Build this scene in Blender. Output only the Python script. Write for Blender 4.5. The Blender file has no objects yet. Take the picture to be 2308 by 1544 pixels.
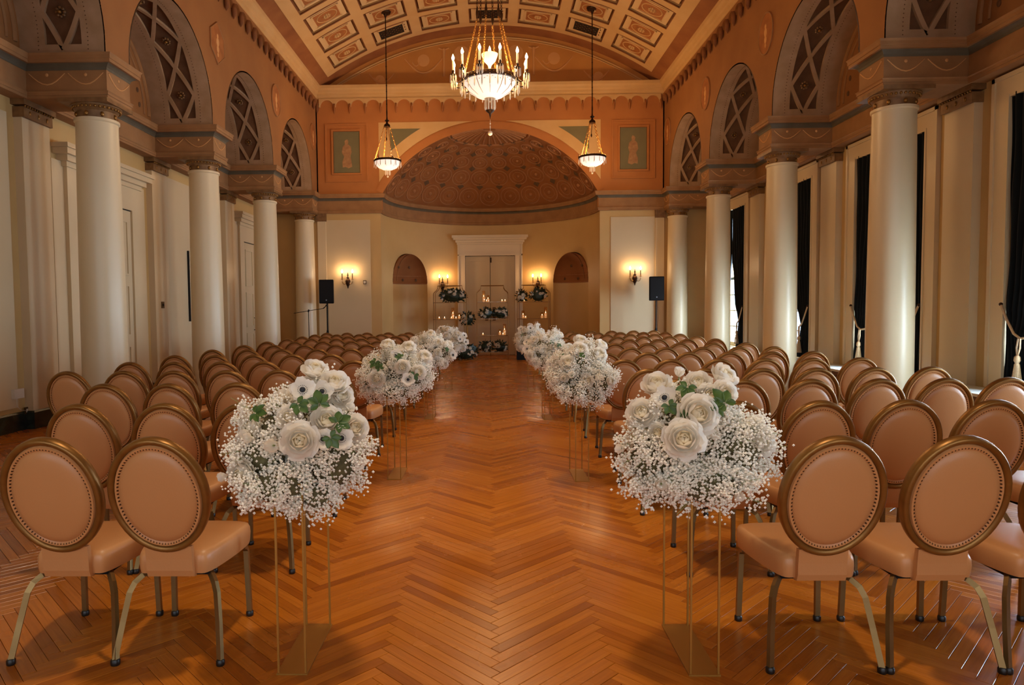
import bpy, math, random
from math import sin, cos, pi, radians, sqrt, atan2
from mathutils import Vector, Matrix
random.seed(7)
S = bpy.context.scene
C = S.collection

# ------------------------------------------------------------------ camera
def make_camera():
    cd = bpy.data.cameras.new('camera')
    cd.sensor_fit = 'HORIZONTAL'; cd.sensor_width = 36.0
    cd.lens = 36.0 * 1540 / 2308
    cd.shift_x = (1154 - 1069.4) / 2308
    cd.clip_end = 100
    o = bpy.data.objects.new('camera', cd); C.objects.link(o)
    yaw, pit, rol = .0221, .0492, -.0088
    r0 = Vector((cos(yaw), sin(yaw), 0)); f0 = Vector((-sin(yaw), cos(yaw), 0)); z = Vector((0, 0, 1))
    fw = cos(pit) * f0 - sin(pit) * z; up = sin(pit) * f0 + cos(pit) * z
    s, c = sin(rol), cos(rol)
    R = c * r0 + s * up; U = -s * r0 + c * up
    M = Matrix((R, U, -fw)).transposed().to_4x4()
    M.translation = Vector((-.035, 0, 1.5))
    o.matrix_world = M
    S.camera = o
make_camera()

# ------------------------------------------------------------------ world, daylight, exposure
W = bpy.data.worlds.new('World'); S.world = W; W.use_nodes = True
bg = W.node_tree.nodes['Background']
bg.inputs[0].default_value = (.78, .88, 1, 1); bg.inputs[1].default_value = 2.0
S.view_settings.view_transform = 'Standard'
S.view_settings.look = 'None'
S.view_settings.gamma = 1
S.view_settings.exposure = 0.28
S.view_settings.use_curve_mapping = False
S.cycles.use_denoising = True
S.cycles.max_bounces = 8
S.cycles.diffuse_bounces = 4
S.cycles.glossy_bounces = 3
S.cycles.transmission_bounces = 4
S.cycles.transparent_max_bounces = 8
S.cycles.sample_clamp_indirect = 4
S.cycles.caustics_reflective = False
S.cycles.caustics_refractive = False

def area(name, loc, rot, sx, sy, power, col):
    l = bpy.data.lights.new(name, 'AREA'); l.shape = 'RECTANGLE'; l.size = sx; l.size_y = sy
    l.energy = power; l.color = col
    o = bpy.data.objects.new(name, l); C.objects.link(o); o.location = loc; o.rotation_euler = rot
    return o
def point(name, loc, power, col, r=.03):
    l = bpy.data.lights.new(name, 'POINT'); l.energy = power; l.color = col; l.shadow_soft_size = r
    o = bpy.data.objects.new(name, l); C.objects.link(o); o.location = loc
    return o
COLY = [8.933 + 3.336 * k for k in range(-2, 4)]       # the six pairs of columns, last one by the end wall
BAYS = [(COLY[i] + COLY[i + 1]) / 2 for i in range(5)]
DAY = (.74, .89, 1)
WARM = (1, .63, .29)
# daylight outside the right-hand windows; unseen fill lamps added behind the camera
for y in BAYS:
    area('window_daylight', (6.62, y, 2.3), (0, radians(90), 0), 3.3, 1.7, 900, DAY)
for x in (-3.6, 0, 3.6):
    area('rear_fill', (x, -3.72, 2.4), (radians(90), 0, 0), 2.0, 3.6, 42, (.9, .95, 1))

def spot(name, loc, power, col, deg, blend=.9, r=.25):
    l = bpy.data.lights.new(name, 'SPOT'); l.energy = power; l.color = col; l.spot_size = radians(deg); l.spot_blend = blend; l.shadow_soft_size = r
    o = bpy.data.objects.new(name, l); C.objects.link(o); o.location = loc
    return o
# unseen spot lamps added in the vault crown to brighten the aisle
FILL_SPOTS = [(0, 3.0, 9.02), (0, 7.0, 9.02)]
for x, y, z in FILL_SPOTS: spot('aisle_fill_spot', (x, y, z - .06), 920, (1, .80, .56), 50)

# ------------------------------------------------------------------ materials
def lin(h):
    h = h.lstrip('#'); out = []
    for i in (0, 2, 4):
        c = int(h[i:i + 2], 16) / 255
        out.append(c / 12.92 if c <= .04045 else ((c + .055) / 1.055) ** 2.4)
    return (*out, 1)
def nt(m): return m.node_tree.nodes, m.node_tree.links
def mat(name, col, rough=.6, metal=0, var=None, scale=6, amount=.5, bump=0, bscale=60, spec=.5, coat=0, sheen=0, detail=4):
    m = bpy.data.materials.new(name); m.use_nodes = True
    n, l = nt(m); b = n['Principled BSDF']
    b.inputs['Base Color'].default_value = lin(col)
    b.inputs['Roughness'].default_value = rough
    b.inputs['Metallic'].default_value = metal
    b.inputs['Specular IOR Level'].default_value = spec
    b.inputs['Coat Weight'].default_value = coat
    if sheen:
        b.inputs['Sheen Weight'].default_value = sheen
    tc = n.new('ShaderNodeTexCoord')
    if var:
        t = n.new('ShaderNodeTexNoise'); t.inputs['Scale'].default_value = scale; t.inputs['Detail'].default_value = detail
        l.new(tc.outputs['Object'], t.inputs['Vector'])
        r = n.new('ShaderNodeValToRGB'); r.color_ramp.elements[0].position = .5 - amount / 2; r.color_ramp.elements[1].position = .5 + amount / 2
        r.color_ramp.elements[0].color = lin(var); r.color_ramp.elements[1].color = lin(col)
        l.new(t.outputs['Fac'], r.inputs['Fac']); l.new(r.outputs['Color'], b.inputs['Base Color'])
    if bump:
        t2 = n.new('ShaderNodeTexNoise'); t2.inputs['Scale'].default_value = bscale; t2.inputs['Detail'].default_value = 3
        l.new(tc.outputs['Object'], t2.inputs['Vector'])
        bp = n.new('ShaderNodeBump'); bp.inputs['Strength'].default_value = bump; bp.inputs['Distance'].default_value = .01
        l.new(t2.outputs['Fac'], bp.inputs['Height']); l.new(bp.outputs['Normal'], b.inputs['Normal'])
    return m
def emit(name, col, s):
    m = bpy.data.materials.new(name); m.use_nodes = True
    n, l = nt(m); b = n['Principled BSDF']
    b.inputs['Base Color'].default_value = lin(col)
    b.inputs['Emission Color'].default_value = lin(col); b.inputs['Emission Strength'].default_value = s
    return m
def glassy(name, col, f=.9, rough=.05):
    m = bpy.data.materials.new(name); m.use_nodes = True
    n, l = nt(m); n.remove(n['Principled BSDF'])
    t = n.new('ShaderNodeBsdfTransparent'); t.inputs[0].default_value = lin(col)
    g = n.new('ShaderNodeBsdfGlossy'); g.inputs['Roughness'].default_value = rough; g.inputs[0].default_value = (.9, .9, .9, 1)
    x = n.new('ShaderNodeMixShader'); x.inputs[0].default_value = 1 - f
    l.new(t.outputs[0], x.inputs[1]); l.new(g.outputs[0], x.inputs[2]); l.new(x.outputs[0], n['Material Output'].inputs[0])
    return m
def wood_floor():
    m = bpy.data.materials.new('oak_parquet'); m.use_nodes = True
    n, l = nt(m); b = n['Principled BSDF']
    oi = n.new('ShaderNodeObjectInfo'); ge = n.new('ShaderNodeNewGeometry')
    ad = n.new('ShaderNodeMath'); ad.operation = 'ADD'; l.new(oi.outputs['Random'], ad.inputs[0]); l.new(ge.outputs['Random Per Island'], ad.inputs[1])
    fr = n.new('ShaderNodeMath'); fr.operation = 'FRACT'; l.new(ad.outputs[0], fr.inputs[0])
    uv = n.new('ShaderNodeUVMap'); uv.uv_map = 'UVMap'
    off = n.new('ShaderNodeVectorMath'); off.operation = 'ADD'
    sc = n.new('ShaderNodeMath'); sc.operation = 'MULTIPLY'; sc.inputs[1].default_value = 37; l.new(fr.outputs[0], sc.inputs[0])
    cb = n.new('ShaderNodeCombineXYZ'); l.new(sc.outputs[0], cb.inputs[0]); l.new(sc.outputs[0], cb.inputs[1])
    l.new(uv.outputs[0], off.inputs[0]); l.new(cb.outputs[0], off.inputs[1])
    mp = n.new('ShaderNodeMapping'); mp.inputs['Scale'].default_value = (3, 55, 1); l.new(off.outputs[0], mp.inputs[0])
    gr = n.new('ShaderNodeTexNoise'); gr.inputs['Scale'].default_value = 1.3; gr.inputs['Detail'].default_value = 5; gr.inputs['Distortion'].default_value = .6
    l.new(mp.outputs[0], gr.inputs[0])
    r1 = n.new('ShaderNodeValToRGB'); e = r1.color_ramp.elements
    e[0].position = 0; e[0].color = lin('#98500f'); e[1].position = 1; e[1].color = lin('#bd6f20')
    x = e.new(.25); x.color = lin('#ad6016'); x = e.new(.6); x.color = lin('#b96a1a')
    l.new(fr.outputs[0], r1.inputs[0])
    r2 = n.new('ShaderNodeValToRGB'); r2.color_ramp.elements[0].position = .3; r2.color_ramp.elements[0].color = (.84, .80, .76, 1)
    r2.color_ramp.elements[1].position = .62; r2.color_ramp.elements[1].color = (1.05, 1.04, 1.02, 1)
    l.new(gr.outputs['Fac'], r2.inputs[0])
    mx = n.new('ShaderNodeMixRGB'); mx.blend_type = 'MULTIPLY'; mx.inputs[0].default_value = 1
    l.new(r1.outputs[0], mx.inputs[1]); l.new(r2.outputs[0], mx.inputs[2]); l.new(mx.outputs[0], b.inputs['Base Color'])
    t = n.new('ShaderNodeTexCoord'); ns = n.new('ShaderNodeTexNoise'); ns.inputs['Scale'].default_value = 2.2; ns.inputs['Detail'].default_value = 4
    l.new(ge.outputs['Position'], ns.inputs[0])
    rr = n.new('ShaderNodeMapRange'); rr.inputs[1].default_value = .3; rr.inputs[2].default_value = .7; rr.inputs[3].default_value = .17; rr.inputs[4].default_value = .32
    l.new(ns.outputs['Fac'], rr.inputs[0]); l.new(rr.outputs[0], b.inputs['Roughness'])
    bp = n.new('ShaderNodeBump'); bp.inputs['Strength'].default_value = .06; bp.inputs['Distance'].default_value = .004
    l.new(gr.outputs['Fac'], bp.inputs['Height']); l.new(bp.outputs[0], b.inputs['Normal'])
    b.inputs['Specular IOR Level'].default_value = .42
    return m
M = {}
M['floor'] = wood_floor()
M['subfloor'] = mat('dark_subfloor', '#2a1206', .7)
M['cream'] = mat('cream_wall_paint', '#cba76c', .55, var='#bf995c', scale=1.5, amount=.8)
M['panel'] = mat('ivory_panel_paint', '#cfb993', .5, var='#c5ad84', scale=1.2, amount=.8)
M['ivory'] = mat('ivory_gloss_paint', '#d6c09a', .32, var='#cab188', scale=1.0, amount=.8)
M['column'] = mat('ivory_column_paint', '#dcc8a2', .36, var='#d2bc93', scale=.8, amount=.8)
M['ochre'] = mat('mottled_orange_plaster', '#9a6532', .8, var='#875426', scale=1.6, amount=.7, detail=8)
M['plaster'] = mat('mottled_orange_plaster_lit', '#b87438', .8, var='#a2622c', scale=1.4, amount=.7, detail=8)  # brighter copy of the ochre plaster, end wall's stronger light in its colour
M['stone'] = mat('taupe_faux_stone', '#b59270', .8, var='#98764f', scale=5, amount=.6, detail=8, bump=.15)
M['entab'] = mat('brown_entablature_plaster', '#a87848', .75, var='#875d34', scale=4, amount=.7, detail=8, bump=.12)
M['cove'] = mat('slate_green_cove', '#665a46', .75, var='#544934', scale=4)
M['recess'] = mat('dark_umber_recess', '#6f4c2e', .85, var='#553518', scale=6)
M['gold'] = mat('antique_gilding', '#a5773a', .35, .7, var='#7c541f', scale=18)
M['gildbrown'] = mat('brown_gilt_band', '#8f6a40', .5, .2, var='#6d4a28', scale=12)
M['coffer'] = mat('cream_coffer_plaster', '#d0a872', .75, var='#c29558', scale=2.2, amount=.8, detail=6)
M['cofferfield'] = mat('pale_coffer_field', '#d8b684', .75, var='#cca56e', scale=3, amount=.8, detail=6)
M['groove'] = mat('groove_shade_umber', '#8a5427', .8, var='#6c3c18', scale=5)  # umber paints shade into the coffer grooves and outlines
M['relief'] = mat('ochre_coffer_relief', '#a8672f', .75, var='#8c4f1f', scale=7)
M['grille'] = mat('black_iron_grille', '#1d1610', .6, .3)
M['covebrown'] = mat('mottled_brown_cove', '#9a6030', .85, var='#7b4319', scale=1.8, amount=.5, detail=9)
M['dome'] = mat('terracotta_dome_plaster', '#9c622e', .85, var='#80481a', scale=2.5, amount=.7, detail=8)
M['domering'] = mat('rose_brown_moulding', '#a97348', .85, var='#93603a', scale=6)
M['domedot'] = mat('olive_brown_diamond', '#5f4428', .85)
M['lunette'] = mat('ochre_lunette_plaster', '#c78a44', .85, var='#b07434', scale=1.5, amount=.7, detail=8)
M['ghost'] = mat('faded_painted_ornament', '#cc955a', .85)
M['fresco'] = mat('faded_blue_green_fresco', '#756b4a', .8, var='#655d3f', scale=3, amount=.8, detail=8)
M['flesh'] = mat('faded_fresco_figure', '#a98055', .85, var='#8a6040', scale=14)
M['bronze'] = mat('dark_bronze', '#3a2413', .42, .8)
M['chain'] = mat('aged_brass_chain', '#a8702f', .4, .8)
M['bowl'] = emit('lit_alabaster_bowl', '#ffeddd', .62)
M['bulb'] = emit('lit_flame_bulb', '#ffdcae', 45)
M['flame'] = emit('candle_flame', '#ffd9a8', 10)
M['candle'] = mat('ivory_candle_sleeve', '#e6c79a', .5)
M['wax'] = emit('glowing_wax', '#ffc890', .35)
M['crystal'] = mat('warm_crystal', '#f0d9b8', .12, 0, spec=1)
M['chairfab'] = mat('tan_leatherette', '#c48a56', .42, var='#bc804b', scale=3, amount=.9, bump=.05, bscale=140)
M['chairgold'] = mat('brushed_bronze_gold_frame', '#94682e', .38, .6, var='#7a5222', scale=12)
M['nail'] = mat('dark_brass_nailheads', '#4f2f14', .4, .6)
M['leg'] = mat('champagne_metal_leg', '#8f7448', .36, .75, var='#7c6138', scale=5)
M['glide'] = mat('black_leg_glide', '#15110e', .4)
M['chrome'] = mat('chrome_glide_rim', '#b9b4aa', .2, 1)
M['standgold'] = mat('satin_gold_stand', '#a8772f', .42, .6)
M['shelfmetal'] = mat('brown_gold_tube', '#8a5f2c', .4, .5)
M['petal'] = mat('white_petals', '#fffaf0', .55, var='#f7eedf', scale=14, amount=.9)
M['petalin'] = mat('cream_inner_petals', '#fbf0d4', .55)
def translucent(m, f, col):
    n, l = nt(m); b = n['Principled BSDF']; t = n.new('ShaderNodeBsdfTranslucent'); t.inputs[0].default_value = lin(col)
    x = n.new('ShaderNodeMixShader'); x.inputs[0].default_value = f
    l.new(b.outputs[0], x.inputs[1]); l.new(t.outputs[0], x.inputs[2]); l.new(x.outputs[0], n['Material Output'].inputs[0])
translucent(M['petal'], .45, '#fff8ec'); translucent(M['petalin'], .45, '#fff2d8')
M['anem'] = mat('black_anemone_centre', '#141820', .6)
M['gyps'] = mat('babys_breath_white', '#fbf3e2', .7)
M['depth_core'] = mat('olive_depth_shade', '#70663f', .9, var='#484026', scale=30, bump=.5, bscale=90)  # dark olive filling, shade between the florets put into its colour
M['leaf'] = mat('green_leaves', '#4f6a2a', .5, var='#3a521d', scale=20)
M['darkleaf'] = mat('dark_green_leaves', '#20301a', .5, var='#162212', scale=20)
M['stem'] = mat('pale_green_stem', '#7d8a4a', .6)
M['velvet'] = mat('dark_teal_velvet', '#04090a', .8, var='#020606', scale=4, sheen=.08, spec=.2)
M['rope'] = mat('cream_silk_rope', '#c9ab84', .55, var='#a98a64', scale=60)
M['marble'] = mat('black_green_marble', '#14150f', .25, var='#2c3226', scale=7, amount=.25, detail=9)
M['black'] = mat('black_plastic', '#050404', .6, spec=.2)
M['blackmetal'] = mat('black_metal', '#060505', .6, 0, spec=.25)
M['grey'] = mat('grey_badge', '#8a8f96', .4)
M['glass'] = glassy('clear_glass', '#f2f8ff', .93)
M['shelfglass'] = glassy('shelf_glass', '#fff3e0', .86)
M['sash'] = mat('ivory_sash_paint', '#d8cbb2', .5)
M['ledge'] = mat('white_marble_ledge', '#d5d4cc', .3, var='#bdbdb6', scale=4)
M['grillewood'] = mat('brown_radiator_cover', '#6f4b2c', .6, var='#5a3a20', scale=5)
M['dark'] = mat('dark_gap', '#0d0806', .9)
M['plate'] = mat('white_plastic_plate', '#cfc4ae', .5)
M['brassplate'] = mat('old_brass_plate', '#5a3f1c', .5, .6)

# ------------------------------------------------------------------ mesh builder
class MB:
    def __init__(s): s.v = []; s.f = []; s.m = []; s.k = 0; s.sm = []
    def add(s, vs, fs, smooth=False):
        o = len(s.v); s.v += [tuple(p) for p in vs]
        for f in fs: s.f.append(tuple(i + o for i in f)); s.m.append(s.k); s.sm.append(smooth)
        return s
    def box(s, x0, x1, y0, y1, z0, z1):
        v = [(x, y, z) for x in (x0, x1) for y in (y0, y1) for z in (z0, z1)]
        return s.add(v, [(0, 1, 3, 2), (4, 6, 7, 5), (0, 4, 5, 1), (2, 3, 7, 6), (0, 2, 6, 4), (1, 5, 7, 3)])
    def bar(s, p, q, w, h, up=(0, 0, 1)):
        p = Vector(p); q = Vector(q); d = (q - p).normalized(); u = Vector(up)
        a = d.cross(u)
        if a.length < 1e-4: a = d.cross(Vector((1, 0, 0)))
        a.normalize(); b = a.cross(d)
        v = [c + i * a * w / 2 + j * b * h / 2 for c in (p, q) for i, j in ((-1, -1), (1, -1), (1, 1), (-1, 1))]
        return s.add(v, [(3, 2, 1, 0), (4, 5, 6, 7), (0, 1, 5, 4), (1, 2, 6, 5), (2, 3, 7, 6), (3, 0, 4, 7)])
    def lathe(s, prof, seg=24, c=(0, 0, 0), cap=True, a0=0, a1=2 * pi, smooth=True):
        full = abs(a1 - a0 - 2 * pi) < 1e-6; n = seg if full else seg + 1
        v = [(c[0] + r * cos(a0 + (a1 - a0) * i / seg), c[1] + r * sin(a0 + (a1 - a0) * i / seg), c[2] + z) for r, z in prof for i in range(n)]
        f = []
        for j in range(len(prof) - 1):
            for i in range(seg):
                a, b = j * n + i, j * n + (i + 1) % n
                f.append((a, b, b + n, a + n))
        if cap and full:
            if prof[0][0] > 1e-4: f.append(tuple(range(n))[::-1])
            if prof[-1][0] > 1e-4: f.append(tuple((len(prof) - 1) * n + i for i in range(n)))
        return s.add(v, f, smooth)
    def tube(s, pts, r, seg=8, closed=False, cap=True, flat=None, up=(0, 0, 1), smooth=True):
        pts = [Vector(p) for p in pts]; n = len(pts)
        rs = r if isinstance(r, (list, tuple)) else [r] * n
        v = []; u = None
        for i, p in enumerate(pts):
            if closed: d = pts[(i + 1) % n] - pts[i - 1]
            else: d = pts[min(i + 1, n - 1)] - pts[max(i - 1, 0)]
            d.normalize()
            if u is None:
                u = Vector(up) - d * Vector(up).dot(d)
                if u.length < 1e-3: u = Vector((1, 0, 0)) - d * d.x
            else: u = u - d * u.dot(d)
            u.normalize(); w = d.cross(u)
            for k in range(seg):
                a = 2 * pi * k / seg + (pi / 4 if seg == 4 else 0)
                ra, rb = rs[i], rs[i] * (flat if flat else 1)
                v.append(p + u * cos(a) * ra + w * sin(a) * rb)
        f = []
        m = n if closed else n - 1
        for i in range(m):
            j = (i + 1) % n
            for k in range(seg):
                k2 = (k + 1) % seg
                f.append((i * seg + k, i * seg + k2, j * seg + k2, j * seg + k))
        if cap and not closed:
            f.append(tuple(range(seg))[::-1]); f.append(tuple((n - 1) * seg + k for k in range(seg)))
        return s.add(v, f, smooth and seg > 4)
    def ball(s, c, r, seg=10, rings=6, sc=(1, 1, 1)):
        v = [(c[0], c[1], c[2] + r * sc[2])]
        for j in range(1, rings):
            t = pi * j / rings
            v += [(c[0] + r * sc[0] * sin(t) * cos(2 * pi * i / seg), c[1] + r * sc[1] * sin(t) * sin(2 * pi * i / seg), c[2] + r * sc[2] * cos(t)) for i in range(seg)]
        v.append((c[0], c[1], c[2] - r * sc[2])); f = []
        for i in range(seg):
            f.append((0, 1 + i, 1 + (i + 1) % seg)); L = len(v) - 1; b = 1 + (rings - 2) * seg
            f.append((L, b + (i + 1) % seg, b + i))
        for j in range(rings - 2):
            for i in range(seg):
                a = 1 + j * seg + i; b = 1 + j * seg + (i + 1) % seg
                f.append((a, a + seg, b + seg, b))
        return s.add(v, f, True)
    def octa(s, c, r):
        x, y, z = c
        return s.add([(x + r, y, z), (x - r, y, z), (x, y + r, z), (x, y - r, z), (x, y, z + r), (x, y, z - r)],
                     [(0, 2, 4), (2, 1, 4), (1, 3, 4), (3, 0, 4), (2, 0, 5), (1, 2, 5), (3, 1, 5), (0, 3, 5)], False)
    def grid(s, fn, nu, nv, smooth=True, flip=False):
        v = [fn(i / nu, j / nv) for j in range(nv + 1) for i in range(nu + 1)]
        f = []
        for j in range(nv):
            for i in range(nu):
                a = j * (nu + 1) + i; q = (a, a + 1, a + nu + 2, a + nu + 1)
                f.append(q[::-1] if flip else q)
        return s.add(v, f, smooth)
    def xf(s, mtx, start=0):
        for i in range(start, len(s.v)): s.v[i] = tuple(mtx @ Vector(s.v[i]))
        return s
    def mesh(s, name, mats, mx=False):
        me = bpy.data.meshes.new(name)
        v = [(-a, b, c) for a, b, c in s.v] if mx else s.v
        f = [t[::-1] for t in s.f] if mx else s.f
        me.from_pydata(v, [], f)
        if not isinstance(mats, (list, tuple)): mats = [mats]
        for m in mats: me.materials.append(m)
        me.polygons.foreach_set('material_index', s.m)
        me.polygons.foreach_set('use_smooth', s.sm)
        me.update()
        return me
    def build(s, name, mats, parent=None, loc=(0, 0, 0), mx=False, sharp=True):
        me = s.mesh(name, mats, mx)
        if sharp and any(s.sm): me.set_sharp_from_angle(angle=radians(40))
        return put(name, me, parent, loc)
def put(name, data, parent=None, loc=(0, 0, 0), rot=(0, 0, 0)):
    o = bpy.data.objects.new(name, data); C.objects.link(o)
    o.location = loc; o.rotation_euler = rot
    if parent: o.parent = parent
    return o
def tag(o, label, cat, group=None):
    o['label'] = label; o['category'] = cat
    if group: o['group'] = group
    return o
def thing(name, label, cat, loc=(0, 0, 0), rz=0, group=None):
    return tag(put(name, None, None, loc, (0, 0, rz)), label, cat, group)
def struct(o): o['kind'] = 'structure'; return o
def stuff(o): o['kind'] = 'stuff'; return o
def copy_tree(o, parent=None):
    c = o.copy(); C.objects.link(c)
    if parent: c.parent = parent
    for ch in list(o.children): copy_tree(ch, c)
    return c
def sweep(mb, path, prof, side=1, closed=False):
    """prof = [(d, z)]: d outwards along the left normal of the path"""
    n = len(path); vs = []
    nor = []
    for i in range(n):
        def en(a, b):
            dx, dy = path[b][0] - path[a][0], path[b][1] - path[a][1]; L = sqrt(dx * dx + dy * dy)
            return (-dy / L, dx / L)
        n1 = en(i - 1, i) if i > 0 else en(0, 1)
        n2 = en(i, i + 1) if i < n - 1 else n1
        k = 1 + n1[0] * n2[0] + n1[1] * n2[1]
        nor.append(((n1[0] + n2[0]) / k, (n1[1] + n2[1]) / k))
    for (x, y), (a, b) in zip(path, nor):
        for d, z in prof: vs.append((x + a * d * side, y + b * d * side, z))
    m = len(prof); fs = []
    for i in range(n - 1):
        for j in range(m - 1):
            a = i * m + j
            fs.append((a, a + 1, a + m + 1, a + m))
    mb.add(vs, fs)

YB = 19.24           # end wall of the nave
ENT = (4.2, 4.28, 4.541, 4.617, 4.726)
XF, XN, XW = 5.86, 4.83, 6.05   # wall entablature face, nave face, aisle wall

# ------------------------------------------------------------------ floor: herringbone oak
def make_floor():
    fl = struct(MB().box(-6.4, 6.4, -3.6, 23.2, -.12, -.014).build('floor', M['subfloor']))
    w = .0572; n = 12; L = w * n; g = .0009
    def plank_mesh():
        mb = MB(); x0, x1, y0, y1 = g, L - g, g, w - g; e = .0012
        v = [(x0, y0, -.014), (x1, y0, -.014), (x1, y1, -.014), (x0, y1, -.014), (x0, y0, -e), (x1, y0, -e), (x1, y1, -e), (x0, y1, -e),
             (x0 + e, y0 + e, 0), (x1 - e, y0 + e, 0), (x1 - e, y1 - e, 0), (x0 + e, y1 - e, 0)]
        f = [(8, 9, 10, 11), (4, 5, 9, 8), (5, 6, 10, 9), (6, 7, 11, 10), (7, 4, 8, 11), (0, 1, 5, 4), (1, 2, 6, 5), (2, 3, 7, 6), (3, 0, 4, 7)]
        return v, f
    pv, pf = plank_mesh()
    me = bpy.data.meshes.new('floor_plank'); me.from_pydata(pv, [], pf); me.materials.append(M['floor'])
    uvl = me.uv_layers.new(name='UVMap')
    for lo in me.loops:
        c = me.vertices[lo.vertex_index].co; uvl.data[lo.index].uv = (c.x, c.y)
    q = 1 / sqrt(2); planks = []
    for i in range(-120, 340):
        for k in range(-14, 15):
            for kind in (0, 1):
                if kind == 0: u0, v0, ang = i + k * n, i - k * n, 0
                else: u0, v0, ang = i + k * n + n + 1, i - k * n + 1 - n, 90
                X = (u0 - v0) * w * q; Y = (u0 + v0) * w * q
                a = radians(45 + ang)
                cx = X + L / 2 * cos(a); cy = Y + L / 2 * sin(a)
                if -6.1 < cx < 6.1 and -3.3 < cy < 22.6 and (cy < 19.4 or abs(cx) < 3.4):
                    planks.append((cx, cy, X, Y, a))
    # nearest in view become planks of their own
    def seen(p):
        cx, cy = p[0], p[1]
        return cy > 2.35 and abs(cx + .035) < .80 * cy
    vis = sorted([p for p in planks if seen(p)], key=lambda p: p[1] + .45 * max(0, abs(p[0]) - 1.0))[:300]
    near = set(id(p) for p in vis)
    rng = random.Random(3)
    for p in vis:
        o = put('floor_plank', me, fl, (p[2], p[3], rng.uniform(-.0005, .0005)), (0, 0, p[4]))
    V = []; F = []; UV = []
    for p in planks:
        if id(p) in near: continue
        b = len(V); c, s = cos(p[4]), sin(p[4]); dz = rng.uniform(-.0005, .0005)
        for x, y, z in pv: V.append((p[2] + c * x - s * y, p[3] + s * x + c * y, z + dz))
        for f in pf[:5]:
            F.append(tuple(t + b for t in f)); UV += [(pv[t][0], pv[t][1]) for t in f]
    m2 = bpy.data.meshes.new('parquet'); m2.from_pydata(V, [], F); m2.materials.append(M['floor'])
    u2 = m2.uv_layers.new(name='UVMap'); u2.data.foreach_set('uv', [c for uv in UV for c in uv])
    stuff(put('parquet', m2, fl))
make_floor()

# ------------------------------------------------------------------ shell
WH, FH = 1.17, .90       # half width of window casing and of its opening
WZ0, WZ1 = .50, 3.90
def make_shell():
    wl = struct(MB().box(-6.4, -XW, -3.6, 23.2, 0, 10.2).build('wall_left', M['cream']))
    mb = MB(); ys = [-3.6]
    for y in BAYS: ys += [y - FH, y + FH]
    ys.append(23.2)
    for i in range(0, len(ys), 2): mb.box(XW, 6.4, ys[i], ys[i + 1], 0, 10.2)
    for y in BAYS:
        mb.box(XW, 6.4, y - FH, y + FH, 0, WZ0); mb.box(XW, 6.4, y - FH, y + FH, WZ1, 10.2)
    wr = struct(mb.build('wall_right', M['cream']))
    mb = MB()
    xs = [-6.4, -4.6, -2.6, -1, 1, 2.6, 4.6, 6.4]
    for i in range(0, 8, 2): mb.box(xs[i], xs[i + 1], -3.6, -3.3, 0, 10.2)
    for i in (1, 3, 5): mb.box(xs[i], xs[i + 1], -3.6, -3.3, 0, .6); mb.box(xs[i], xs[i + 1], -3.6, -3.3, 4.2, 10.2)
    struct(mb.build('wall_rear', M['cream']))
    struct(MB().box(-6.4, 6.4, 23.0, 23.3, -.1, 10.2).build('trim_8', M['recess']))  # unseen slab added behind the apse to stop sky light leaking in
    struct(MB().box(-6.4, 6.4, -3.6, 23.2, 10.2, 10.4).build('trim_9', M['recess']))  # unseen roof slab added to keep sky light out
    return wl, wr
wall_left, wall_right = make_shell()

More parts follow.
